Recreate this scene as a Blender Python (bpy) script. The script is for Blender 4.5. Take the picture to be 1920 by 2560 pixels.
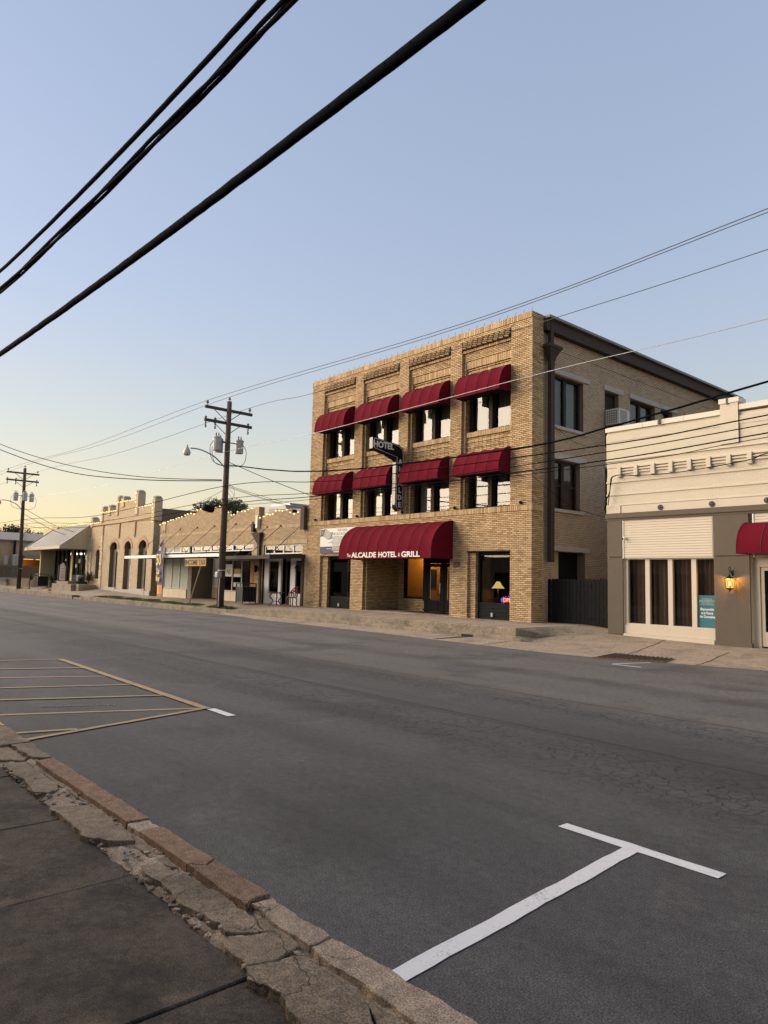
import bpy, bmesh, math, random
import numpy as np
from mathutils import Vector, Matrix
random.seed(7)
R = math.radians
SC = bpy.context.scene
COL = SC.collection
for o in list(bpy.data.objects): bpy.data.objects.remove(o)

# ------------------------------------------------------------------ camera
SC.render.resolution_x, SC.render.resolution_y = 768, 1024
cam = bpy.data.cameras.new('camera')
cam.sensor_fit = 'HORIZONTAL'; cam.sensor_width = 36.0
cam.lens = 36.0 * 1799.27 / 1920.0
cam.clip_start, cam.clip_end = 0.05, 3000
camo = bpy.data.objects.new('camera', cam); COL.objects.link(camo)
EYE = Vector((0, 0, 1.72))
_y, _p, _r = R(49.13526), R(5.59575), R(1.41472)
_fw = Vector((-math.sin(_y) * math.cos(_p), math.cos(_y) * math.cos(_p), math.sin(_p)))
_rt = Vector((math.cos(_y), math.sin(_y), 0)); _up = _rt.cross(_fw)
_r2 = _rt * math.cos(_r) + _up * math.sin(_r); _u2 = -_rt * math.sin(_r) + _up * math.cos(_r)
camo.matrix_world = Matrix(((_r2.x, _u2.x, -_fw.x, EYE.x), (_r2.y, _u2.y, -_fw.y, EYE.y), (_r2.z, _u2.z, -_fw.z, EYE.z), (0, 0, 0, 1)))
SC.camera = camo

# ------------------------------------------------------------------ sky, sun, exposure
SUN_AZ = 124.0      # degrees left of +Y (up the street and behind the viewer's left shoulder)
SUN_EL = 4.0
W = bpy.data.worlds.new('World'); SC.world = W; W.use_nodes = True
wn, wl = W.node_tree.nodes, W.node_tree.links
bg = wn['Background']
sky = wn.new('ShaderNodeTexSky'); sky.sky_type = 'NISHITA'; sky.sun_disc = False
sky.sun_elevation = R(SUN_EL); sky.sun_rotation = R(-SUN_AZ)
sky.altitude = 100; sky.air_density = 1.3; sky.dust_density = 0.6; sky.ozone_density = 2.5
# the camera's tone curve lifts the blue overhead against the bright western horizon: compress the sky's range, keep its hues
gm = wn.new('ShaderNodeGamma'); gm.inputs[1].default_value = .45; wl.new(sky.outputs[0], gm.inputs[0])
tc = wn.new('ShaderNodeTexCoord'); sz = wn.new('ShaderNodeSeparateXYZ'); wl.new(tc.outputs['Generated'], sz.inputs[0])
rp = wn.new('ShaderNodeValToRGB'); wl.new(sz.outputs[2], rp.inputs[0]); rp.color_ramp.interpolation = 'EASE'
rp.color_ramp.elements[0].position = 0.0; rp.color_ramp.elements[0].color = (1.13, 1.04, .77, 1)
rp.color_ramp.elements[1].position = .42; rp.color_ramp.elements[1].color = (1.0, 1.0, 1.0, 1)
SKYK = (1.78, 1.67, 1.93)
m1 = wn.new('ShaderNodeMix'); m1.data_type = 'RGBA'; m1.blend_type = 'MULTIPLY'; m1.inputs[0].default_value = 1; wl.new(gm.outputs[0], m1.inputs[6]); wl.new(rp.outputs[0], m1.inputs[7])
m2 = wn.new('ShaderNodeVectorMath'); m2.operation = 'MULTIPLY'; m2.inputs[1].default_value = SKYK; wl.new(m1.outputs[2], m2.inputs[0])
wl.new(m2.outputs[0], bg.inputs[0]); bg.inputs[1].default_value = 0.15
sun = bpy.data.lights.new('sun', 'SUN'); sun.energy = 4.0; sun.angle = R(75); sun.color = (1.0, 0.82, 0.61)
suno = bpy.data.objects.new('sun', sun); COL.objects.link(suno)
_sd = Vector((-math.sin(R(SUN_AZ)) * math.cos(R(13)), math.cos(R(SUN_AZ)) * math.cos(R(13)), math.sin(R(13))))
suno.rotation_euler = _sd.to_track_quat('Z', 'Y').to_euler()
SC.view_settings.view_transform = 'Standard'; SC.view_settings.look = 'None'
SC.view_settings.gamma = 1.0; SC.view_settings.use_curve_mapping = False
SC.view_settings.exposure = 1.2
SC.render.engine = 'CYCLES'
SC.cycles.use_denoising = True; SC.cycles.denoiser = 'OPENIMAGEDENOISE'; SC.cycles.denoising_input_passes = 'RGB_ALBEDO_NORMAL'; SC.cycles.denoising_prefilter = 'ACCURATE'
SC.cycles.max_bounces = 6; SC.cycles.transparent_max_bounces = 12
SC.cycles.caustics_reflective = False; SC.cycles.caustics_refractive = False
SC.cycles.sample_clamp_indirect = 2.5

# ------------------------------------------------------------------ materials
def newmat(name):
    m = bpy.data.materials.new(name); m.use_nodes = True
    nt = m.node_tree; b = nt.nodes['Principled BSDF']
    return m, nt, nt.nodes, nt.links, b
def pos(nt):
    g = nt.nodes.new('ShaderNodeNewGeometry'); return g.outputs['Position']
def noise(nt, scale, detail=4, vec=None, rough=.6, dist=0):
    n = nt.nodes.new('ShaderNodeTexNoise'); n.inputs['Scale'].default_value = scale
    n.inputs['Detail'].default_value = detail; n.inputs['Roughness'].default_value = rough; n.inputs['Distortion'].default_value = dist
    nt.links.new(vec if vec is not None else pos(nt), n.inputs['Vector']); return n.outputs['Fac']
def ramp(nt, fac, stops, interp='LINEAR'):
    r = nt.nodes.new('ShaderNodeValToRGB'); r.color_ramp.interpolation = interp
    while len(r.color_ramp.elements) < len(stops): r.color_ramp.elements.new(0.5)
    for e, (p, c) in zip(r.color_ramp.elements, stops):
        e.position = p; e.color = (*c, 1) if len(c) == 3 else c
    nt.links.new(fac, r.inputs[0]); return r.outputs[0]
def mix(nt, fac, a, b, mode='MIX'):
    m = nt.nodes.new('ShaderNodeMix'); m.data_type = 'RGBA'; m.blend_type = mode
    for s, v in ((0, fac), (6, a), (7, b)):
        if hasattr(v, 'is_output'): nt.links.new(v, m.inputs[s])
        elif s == 0: m.inputs[0].default_value = v
        else: m.inputs[s].default_value = (*v, 1)
    return m.outputs[2]
def mth(nt, op, a, b=0.0):
    m = nt.nodes.new('ShaderNodeMath'); m.operation = op
    for i, v in enumerate((a, b)):
        if hasattr(v, 'is_output'): nt.links.new(v, m.inputs[i])
        else: m.inputs[i].default_value = v
    return m.outputs[0]
def smooth(nt, v, a, b):
    m = nt.nodes.new('ShaderNodeMapRange'); m.interpolation_type = 'SMOOTHSTEP'
    m.inputs[1].default_value = a; m.inputs[2].default_value = b; nt.links.new(v, m.inputs[0]); return m.outputs[0]
def bump(nt, b, h, strength=.3, dist=.01):
    n = nt.nodes.new('ShaderNodeBump'); n.inputs['Strength'].default_value = strength; n.inputs['Distance'].default_value = dist
    nt.links.new(h, n.inputs['Height']); nt.links.new(n.outputs[0], b.inputs['Normal'])
def scl(c, k): return tuple(min(1, x * k) for x in c)
def M(name, col, rough=.8, var=.18, scale=6, bmp=0.0, bscale=60, metal=0.0, spec=.5, grime=0.0, gcol=(.05, .04, .03)):
    m, nt, n, l, b = newmat(name)
    c = mix(nt, noise(nt, scale, 5), scl(col, 1 - var), scl(col, 1 + var))
    if grime:
        g = smooth(nt, noise(nt, scale * .35, 6, rough=.7), .5, .75)
        c = mix(nt, mth(nt, 'MULTIPLY', g, grime), c, gcol)
    l.new(c, b.inputs['Base Color'])
    b.inputs['Roughness'].default_value = rough; b.inputs['Metallic'].default_value = metal
    b.inputs['Specular IOR Level'].default_value = spec
    if bmp: bump(nt, b, noise(nt, bscale, 4), bmp)
    return m
def brick_mat(name, tones, src='island', stain=.35, staincol=(.12, .1, .085)):
    m, nt, n, l, b = newmat(name)
    if src == 'island': f = nt.nodes.new('ShaderNodeNewGeometry').outputs['Random Per Island']
    else: f = nt.nodes.new('ShaderNodeObjectInfo').outputs['Random']
    c = ramp(nt, f, [(i / (len(tones) - 1), t) for i, t in enumerate(tones)])
    c = mix(nt, .5, c, mix(nt, noise(nt, 40, 5), (.55, .52, .5), (1.25, 1.25, 1.25)), 'MULTIPLY')
    s = smooth(nt, noise(nt, .9, 6, rough=.75), .52, .74)
    c = mix(nt, mth(nt, 'MULTIPLY', s, stain), c, staincol)
    l.new(c, b.inputs['Base Color']); b.inputs['Roughness'].default_value = .85; b.inputs['Specular IOR Level'].default_value = .25
    bump(nt, b, noise(nt, 120, 3), .25, .004)
    return m
def emis(name, col, strength):
    m, nt, n, l, b = newmat(name)
    b.inputs['Base Color'].default_value = (*col, 1); b.inputs['Emission Color'].default_value = (*col, 1); b.inputs['Emission Strength'].default_value = strength
    return m
def glass(name, ior=2.1, tint=(.75, .8, .8), rough=.015, wob=.0):
    m, nt, n, l, b = newmat(name)
    n.remove(b)
    fr = n.new('ShaderNodeFresnel'); fr.inputs['IOR'].default_value = ior
    tr = n.new('ShaderNodeBsdfTransparent'); tr.inputs[0].default_value = (*tint, 1)
    gl = n.new('ShaderNodeBsdfGlossy'); gl.inputs['Roughness'].default_value = rough; gl.inputs[0].default_value = (.95, .95, .95, 1)
    if wob:
        bp = n.new('ShaderNodeBump'); bp.inputs['Strength'].default_value = wob; bp.inputs['Distance'].default_value = .01
        l.new(noise(nt, 1.3, 1), bp.inputs['Height']); l.new(bp.outputs[0], gl.inputs['Normal'])
    mx = n.new('ShaderNodeMixShader'); l.new(mth(nt, 'MULTIPLY', fr.outputs[0], mth(nt, 'SUBTRACT', 1.0, nt.nodes.new('ShaderNodeNewGeometry').outputs['Backfacing'])), mx.inputs[0]); l.new(tr.outputs[0], mx.inputs[1]); l.new(gl.outputs[0], mx.inputs[2])
    l.new(mx.outputs[0], n['Material Output'].inputs[0])
    return m

BUFF = [(.33, .217, .115), (.57, .415, .235), (.51, .36, .198), (.65, .49, .290), (.44, .297, .162), (.60, .44, .253), (.38, .247, .13), (.55, .39, .22)]
PALE = [(.43, .335, .225), (.54, .43, .30), (.49, .385, .26), (.57, .455, .325), (.46, .355, .24)]
ROSE = [(.46, .30, .18), (.52, .36, .225), (.42, .265, .155), (.50, .33, .20)]
SAND = [(.62, .50, .33), (.70, .58, .40), (.58, .455, .295), (.68, .55, .37)]
MT = dict(
    brick=brick_mat('buff_brick', BUFF), brick1=brick_mat('buff_brick_single', BUFF, 'object', .25),
    brickside=brick_mat('pale_side_brick', PALE, stain=.3), brickrow=brick_mat('tan_row_brick', [tuple(.62 * x + .38 * y for x, y in zip(c, (.56, .46, .33))) for c in BUFF], stain=.2), tanplain=M('plain_tan_masonry', (.45, .33, .205), .9, .15, 4, .3, 40),
    brickrose=brick_mat('rose_brick', ROSE, stain=.15), bricksand=brick_mat('sand_brick', SAND, stain=.25),
    mortar=M('dark_mortar', (.055, .035, .020), .95, .2, 8), mortarpale=M('pale_mortar', (.20, .15, .10), .95, .2, 8),
    maroon=M('maroon_canvas', (.122, .0075, .0175), .9, .2, 1.3, .5, 3, spec=.05, grime=.12, gcol=(.19, .03, .035)),
    maroonrib=M('maroon_seam', (.12, .008, .016), .8, .1, 3),
    brownmetal=M('brown_painted_metal', (.055, .040, .032), .7, .15, 3, grime=.3, spec=.2),
    darkmetal=M('dark_metal', (.03, .03, .032), .5, .2, 5),
    frame=M('dark_bronze_window_frame', (.04, .032, .026), .7, .15, 5, spec=.15),
    black=M('black_paint', (.010, .010, .011), .7, .2, 5, spec=.15), blackwood=M('black_green_board', (.013, .015, .014), .8, .35, 4, .3, 20, spec=.15),
    curtain=M('dark_curtain', (.48, .42, .37), .95, .3, 3), curtainbrown=M('brown_curtain', (.56, .29, .22), .95, .3, 3),
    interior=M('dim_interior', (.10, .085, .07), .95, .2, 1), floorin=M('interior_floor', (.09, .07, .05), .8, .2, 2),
    glass=glass('window_glass', 1.85, wob=.02), glassdark=glass('shop_glass', 1.5, (.6, .65, .65), wob=.03),
    stone=M('pale_stone_lintel', (.42, .39, .35), .9, .15, 4, .2, 60, grime=.25, gcol=(.2, .18, .15)),
    cream=M('cream_paint', (.585, .52, .415), .75, .06, 3, .15, 90, grime=.12, gcol=(.45, .37, .27)),
    creamlight=M('cream_white_paint', (.565, .495, .395), .7, .05, 3, grime=.1, gcol=(.5, .43, .33)),
    coping=M('white_coping_metal', (.64, .595, .50), .6, .06, 2, grime=.2, gcol=(.45, .4, .32)),
    taupe=M('taupe_brown_paint', (.105, .083, .06), .8, .1, 3, .15, 90),
    white=M('white_paint', (.74, .73, .70), .6, .06, 4), whitedirty=M('weathered_white', (.52, .49, .43), .8, .15, 2, grime=.2),
    concrete=M('sidewalk_concrete', (.295, .245, .19), .92, .16, 1.2, .3, 120, grime=.35, gcol=(.17, .145, .12)),
    fenceblack=M('weathered_dark_plank', (.016, .0165, .017), .95, .5, 5, .3, 30, spec=.08), fencebrown=M('weathered_brown_plank', (.10, .085, .07), .9, .3, 4),
    polewood=M('creosote_pole', (.085, .055, .042), .9, .35, 4, .4, 25), armwood=M('grey_crossarm', (.07, .058, .05), .9, .25, 4),
    transformer=M('transformer_grey', (.42, .43, .42), .5, .06, 2, grime=.1), porcelain=M('porcelain', (.18, .17, .17), .3, .1, 5),
    wire=M('black_cable', (.0055, .0072, .0100), .9, .1, 3, spec=.02), wirelight=M('weathered_aluminium_wire', (.06, .06, .06), .7, .1, 3),
    galv=M('galvanised_steel', (.35, .35, .36), .45, .1, 4, metal=.6),
    rust=M('rusty_iron', (.155, .105, .066), .9, .35, 9, .4, 80), darkpit=M('drain_pit', (.02, .018, .015), 1, .2, 3),
    binblack=M('green_black_steel', (.012, .022, .02), .45, .15, 4), ironred=M('red_cast_iron', (.14, .016, .016), .45, .25, 8),
    leaf=M('leaf', (.06, .085, .03), .75, .4, 2), leafdark=M('dark_leaf', (.03, .04, .02), .8, .4, 2), grass=M('grass_blade', (.075, .115, .03), .8, .35, 6),
    soil=M('soil', (.13, .1, .07), 1, .25, 4), bark=M('bark', (.08, .06, .045), .95, .3, 5),
    roofmetal=M('grey_metal_roof', (.17, .165, .155), .5, .1, 1), rooftar=M('flat_roof', (.16, .15, .14), .95, .15, 1),
    teal=M('teal_poster', (.012, .13, .17), .6, .05, 2), sheetwhite=M('white_vinyl', (.66, .65, .63), .6, .03, 2), navy=M('navy_print', (.018, .02, .07), .6, .05, 2),
    ink=M('black_ink', (.02, .02, .025), .7, .02, 2), greyink=M('grey_ink', (.16, .16, .17), .7, .02, 2), redink=M('red_print', (.4, .03, .03), .7, .05, 2),
    yellow=M('yellow_print', (.75, .55, .03), .6, .05, 2), orange=M('orange_print', (.72, .29, .03), .6, .1, 2), taxyellow=M('mustard_sign_board', (.36, .20, .012), .6, .08, 2),
    purple=M('purple_blue_print', (.045, .035, .20), .6, .05, 2), ochrewall=M('orange_plaster', (.40, .16, .018), .8, .08, 2),
    tile=M('cream_tile', (.55, .46, .33), .5, .08, 3), tilebrown=M('brown_tile', (.27, .19, .11), .5, .1, 3), blind=M('white_blind', (.40, .42, .36), .8, .1, 3),
    stack=M('stacked_stone', (.23, .2, .155), .9, .3, 3, .3, 40), orangepaint=M('terracotta_paint', (.42, .17, .08), .8, .1, 3),
    deckwood=M('timber_pole', (.42, .31, .17), .8, .15, 4), plastic=M('grey_plastic', (.34, .34, .33), .5, .06, 3),
    acwhite=M('yellowed_white_casing', (.58, .56, .50), .5, .08, 4), lampglass=M('milky_lamp_glass', (.55, .5, .36), .4, .05, 4),
    neonred=emis('red_neon', (1, .07, .05), 9), neonblue=emis('blue_led', (.08, .1, 1), 9), neontube=M('unlit_neon_tube', (.85, .85, .83), .3, .04, 3),
    bulb=emis('warm_bulb', (1.0, .78, .30), 1.1), lampshade=emis('lit_lampshade', (1.0, .60, .17), .75), flame=emis('lantern_bulb', (1.0, .75, .4), 3), lampamber=emis('amber_lamp', (1.0, .62, .16), 3),
    stucco=M('cream_stucco', (.58, .47, .29), .9, .08, 3, .4, 70), corr=M('corrugated_panel', (.46, .39, .28), .7, .08, 2, grime=.15),
)
def road_mat():
    m, nt, n, l, b = newmat('worn_asphalt')
    P = pos(nt); sp = n.new('ShaderNodeSeparateXYZ'); l.new(P, sp.inputs[0]); Y = sp.outputs[1]
    mp = n.new('ShaderNodeMapping'); mp.inputs['Scale'].default_value = (.12, 1.0, 1); l.new(P, mp.inputs[0])
    streak = noise(nt, .75, 6, mp.outputs[0], .55, .4)
    c = mix(nt, smooth(nt, streak, .3, .7), (.043, .042, .0415), (.077, .075, .0735))
    # the far lane is an older, greyer surface than the near parking lane
    wob = mth(nt, 'ADD', Y, mth(nt, 'MULTIPLY', noise(nt, .5, 3), .5))
    c = mix(nt, smooth(nt, wob, 9.2, 10.3), c, mix(nt, streak, (.070, .067, .066), (.130, .126, .123)))
    def band(y, w):
        d = mth(nt, 'ABSOLUTE', mth(nt, 'SUBTRACT', wob, y)); return smooth(nt, mth(nt, 'SUBTRACT', w, d), 0, w * .8)
    c = mix(nt, mth(nt, 'MULTIPLY', band(9.95, .8), .22), c, (.125, .102, .08))
    c = mix(nt, mth(nt, 'MULTIPLY', band(12.0, .55), .5), c, (.062, .058, .056))
    c = mix(nt, mth(nt, 'MULTIPLY', band(14.6, .5), .4), c, (.07, .066, .062))
    c = mix(nt, mth(nt, 'MULTIPLY', band(7.45, .16), .55), c, (.035, .033, .032))
    c = mix(nt, mth(nt, 'MULTIPLY', smooth(nt, noise(nt, .55, 5, rough=.65), .48, .68), .6), c, (.033, .031, .030))
    c = mix(nt, mth(nt, 'MULTIPLY', smooth(nt, noise(nt, .8, 4, rough=.6, dist=.9), .58, .72), .28), c, (.125, .116, .106))
    # speckled aggregate
    c = mix(nt, 1.0, c, ramp(nt, noise(nt, 105, 3, rough=.7), [(.33, (.30, .30, .30)), (.5, (.92, .92, .92)), (.67, (2.1, 2.05, 2.0))]), 'MULTIPLY')
    c = mix(nt, 1.0, c, ramp(nt, noise(nt, 13, 5, rough=.7), [(.3, (.72, .72, .72)), (.5, (1, 1, 1)), (.7, (1.28, 1.27, 1.25))]), 'MULTIPLY')
    c = mix(nt, mth(nt, 'MULTIPLY', smooth(nt, noise(nt, 120, 2), .68, .76), .5), c, (.26, .24, .21))
    vs_ = n.new('ShaderNodeTexVoronoi'); vs_.inputs['Scale'].default_value = 1.15; l.new(P, vs_.inputs[0])   # oil drips
    c = mix(nt, mth(nt, 'MULTIPLY', smooth(nt, mth(nt, 'ADD', vs_.outputs['Distance'], mth(nt, 'MULTIPLY', noise(nt, 14, 3), .05)), .075, .045), .6), c, (.02, .019, .018))
    # crazed cracking in the wheel tracks and long seams
    v = n.new('ShaderNodeTexVoronoi'); v.feature = 'DISTANCE_TO_EDGE'; v.inputs['Scale'].default_value = 6
    wv = n.new('ShaderNodeVectorMath'); wv.operation = 'ADD'; nn = n.new('ShaderNodeTexNoise'); nn.inputs['Scale'].default_value = 4; nn.inputs['Detail'].default_value = 5; l.new(P, nn.inputs[0])
    sv = n.new('ShaderNodeVectorMath'); sv.operation = 'SCALE'; sv.inputs['Scale'].default_value = .3; l.new(nn.outputs[1], sv.inputs[0]); l.new(P, wv.inputs[0]); l.new(sv.outputs[0], wv.inputs[1]); l.new(wv.outputs[0], v.inputs[0])
    ck = smooth(nt, v.outputs[0], .07, .0)
    zone = mth(nt, 'MULTIPLY', mth(nt, 'MAXIMUM', band(6.7, 1.25), mth(nt, 'MULTIPLY', band(9.1, .9), .9)), smooth(nt, noise(nt, .45, 4), .34, .5))
    crack = mth(nt, 'MULTIPLY', ck, zone)
    d2 = mth(nt, 'ABSOLUTE', mth(nt, 'SUBTRACT', mth(nt, 'ADD', Y, mth(nt, 'MULTIPLY', noise(nt, 1.1, 5), .35)), 9.65)); crack = mth(nt, 'MAXIMUM', crack, mth(nt, 'MULTIPLY', smooth(nt, d2, .035, .008), .9))
    d3 = mth(nt, 'ABSOLUTE', mth(nt, 'SUBTRACT', mth(nt, 'ADD', Y, mth(nt, 'MULTIPLY', noise(nt, .6, 5), .3)), 7.45)); crack = mth(nt, 'MAXIMUM', crack, mth(nt, 'MULTIPLY', smooth(nt, d3, .045, .008), .9))
    c = mix(nt, mth(nt, 'MULTIPLY', crack, .85), c, (.016, .015, .014))
    l.new(c, b.inputs['Base Color']); b.inputs['Roughness'].default_value = .82; b.inputs['Specular IOR Level'].default_value = .35
    h = mth(nt, 'SUBTRACT', noise(nt, 90, 4, rough=.7), mth(nt, 'MULTIPLY', crack, 1.5))
    bump(nt, b, h, .55, .008)
    return m
def paint_mat(name, col, wear, under=(.06, .055, .052)):
    m, nt, n, l, b = newmat(name)
    w = smooth(nt, mth(nt, 'ADD', mth(nt, 'MULTIPLY', noise(nt, 3, 5), .4), mth(nt, 'MULTIPLY', noise(nt, 60, 4, rough=.8), .6)), .62 - wear, .72 - wear * .6)
    c = mix(nt, mth(nt, 'MULTIPLY', w, .85), mix(nt, noise(nt, 20, 4), scl(col, .85), col), under)
    l.new(c, b.inputs['Base Color']); b.inputs['Roughness'].default_value = .75; bump(nt, b, noise(nt, 90, 4, rough=.7), .4, .006); return m
def near_concrete(name, a, c2, dark, amt, speck=.5, joints=()):
    m, nt, n, l, b = newmat(name)
    c = mix(nt, noise(nt, 2.2, 6, rough=.7), a, c2)
    c = mix(nt, mth(nt, 'MULTIPLY', smooth(nt, noise(nt, 1.1, 7, rough=.75, dist=.5), .42, .66), amt), c, dark)
    if joints:   # paler patching mortar smeared along the joints and the kerb edge
        sx = n.new('ShaderNodeSeparateXYZ'); l.new(pos(nt), sx.inputs[0]); wx = mth(nt, 'ADD', sx.outputs[0], mth(nt, 'MULTIPLY', noise(nt, 2.5, 4), .10)); dm = None
        for xj in joints: d = mth(nt, 'ABSOLUTE', mth(nt, 'SUBTRACT', wx, xj - .01)); dm = d if dm is None else mth(nt, 'MINIMUM', dm, d)
        c = mix(nt, mth(nt, 'MULTIPLY', smooth(nt, dm, .10, .02), mth(nt, 'MULTIPLY', smooth(nt, noise(nt, 3.5, 4), .42, .6), .6)), c, (.13, .095, .066))
    c = mix(nt, .95, c, ramp(nt, noise(nt, 130, 3, rough=.75), [(.33, (.35, .35, .35)), (.5, (1, 1, 1)), (.67, (1.9, 1.85, 1.8))]), 'MULTIPLY')
    c = mix(nt, 1.0, c, ramp(nt, noise(nt, 16, 6, rough=.75), [(.3, (.6, .6, .6)), (.5, (1, 1, 1)), (.7, (1.45, 1.42, 1.4))]), 'MULTIPLY')
    c = mix(nt, mth(nt, 'MULTIPLY', smooth(nt, noise(nt, 26, 3), .68, .74), speck), c, scl(a, 1.7))
    v = n.new('ShaderNodeTexVoronoi'); v.feature = 'DISTANCE_TO_EDGE'; v.inputs['Scale'].default_value = 2.1
    wv = n.new('ShaderNodeVectorMath'); wv.operation = 'ADD'; nn = n.new('ShaderNodeTexNoise'); nn.inputs['Scale'].default_value = 3; nn.inputs['Detail'].default_value = 6; l.new(pos(nt), nn.inputs[0])
    sv = n.new('ShaderNodeVectorMath'); sv.operation = 'SCALE'; sv.inputs['Scale'].default_value = .5; l.new(nn.outputs[1], sv.inputs[0]); l.new(pos(nt), wv.inputs[0]); l.new(sv.outputs[0], wv.inputs[1]); l.new(wv.outputs[0], v.inputs[0])
    ck = mth(nt, 'MULTIPLY', smooth(nt, v.outputs[0], .012, .002), smooth(nt, noise(nt, .8, 3), .5, .6))
    c = mix(nt, mth(nt, 'MULTIPLY', ck, .8), c, scl(dark, .5))
    l.new(c, b.inputs['Base Color']); b.inputs['Roughness'].default_value = .9; b.inputs['Specular IOR Level'].default_value = .3
    bump(nt, b, mth(nt, 'SUBTRACT', mth(nt, 'ADD', noise(nt, 110, 5, rough=.75), mth(nt, 'MULTIPLY', noise(nt, 9, 4), 1.2)), ck), .6, .008)
    return m
MT.update(road=road_mat(), linewhite=paint_mat('white_road_paint', (.66, .655, .65), .09), lineyellow=paint_mat('worn_yellow_road_paint', (.34, .235, .115), .10), linefaint=paint_mat('faded_white_paint', (.22, .21, .20), .2),
    slab=near_concrete('dark_stained_concrete', (.092, .073, .056), (.034, .027, .021), (.011, .009, .0075), .8, .12, joints=(-5.3, -4.085, -2.765, -1.45)),
    apron=near_concrete('worn_concrete', (.225, .172, .118), (.14, .107, .074), (.062, .048, .035), .6, .3),
    kerbred=near_concrete('reddish_kerb_stone', (.225, .145, .093), (.155, .098, .064), (.085, .058, .04), .5, .12),
    kerbpale=near_concrete('pitted_pale_kerb', (.36, .29, .22), (.22, .16, .115), (.10, .075, .056), .5, .7),
    kerbyellow=near_concrete('yellow_painted_kerb', (.55, .34, .09), (.42, .26, .07), (.2, .14, .06), .35, .1),
    rubble=near_concrete('crumbled_stone', (.33, .265, .20), (.18, .135, .10), (.06, .045, .034), .5, .8),
    concrete=near_concrete('sidewalk_concrete', (.335, .275, .21), (.255, .207, .157), (.15, .122, .092), .65, .12),
    stepconc=near_concrete('stained_step_concrete', (.30, .255, .19), (.22, .18, .132), (.095, .083, .062), .6, .1))
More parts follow.
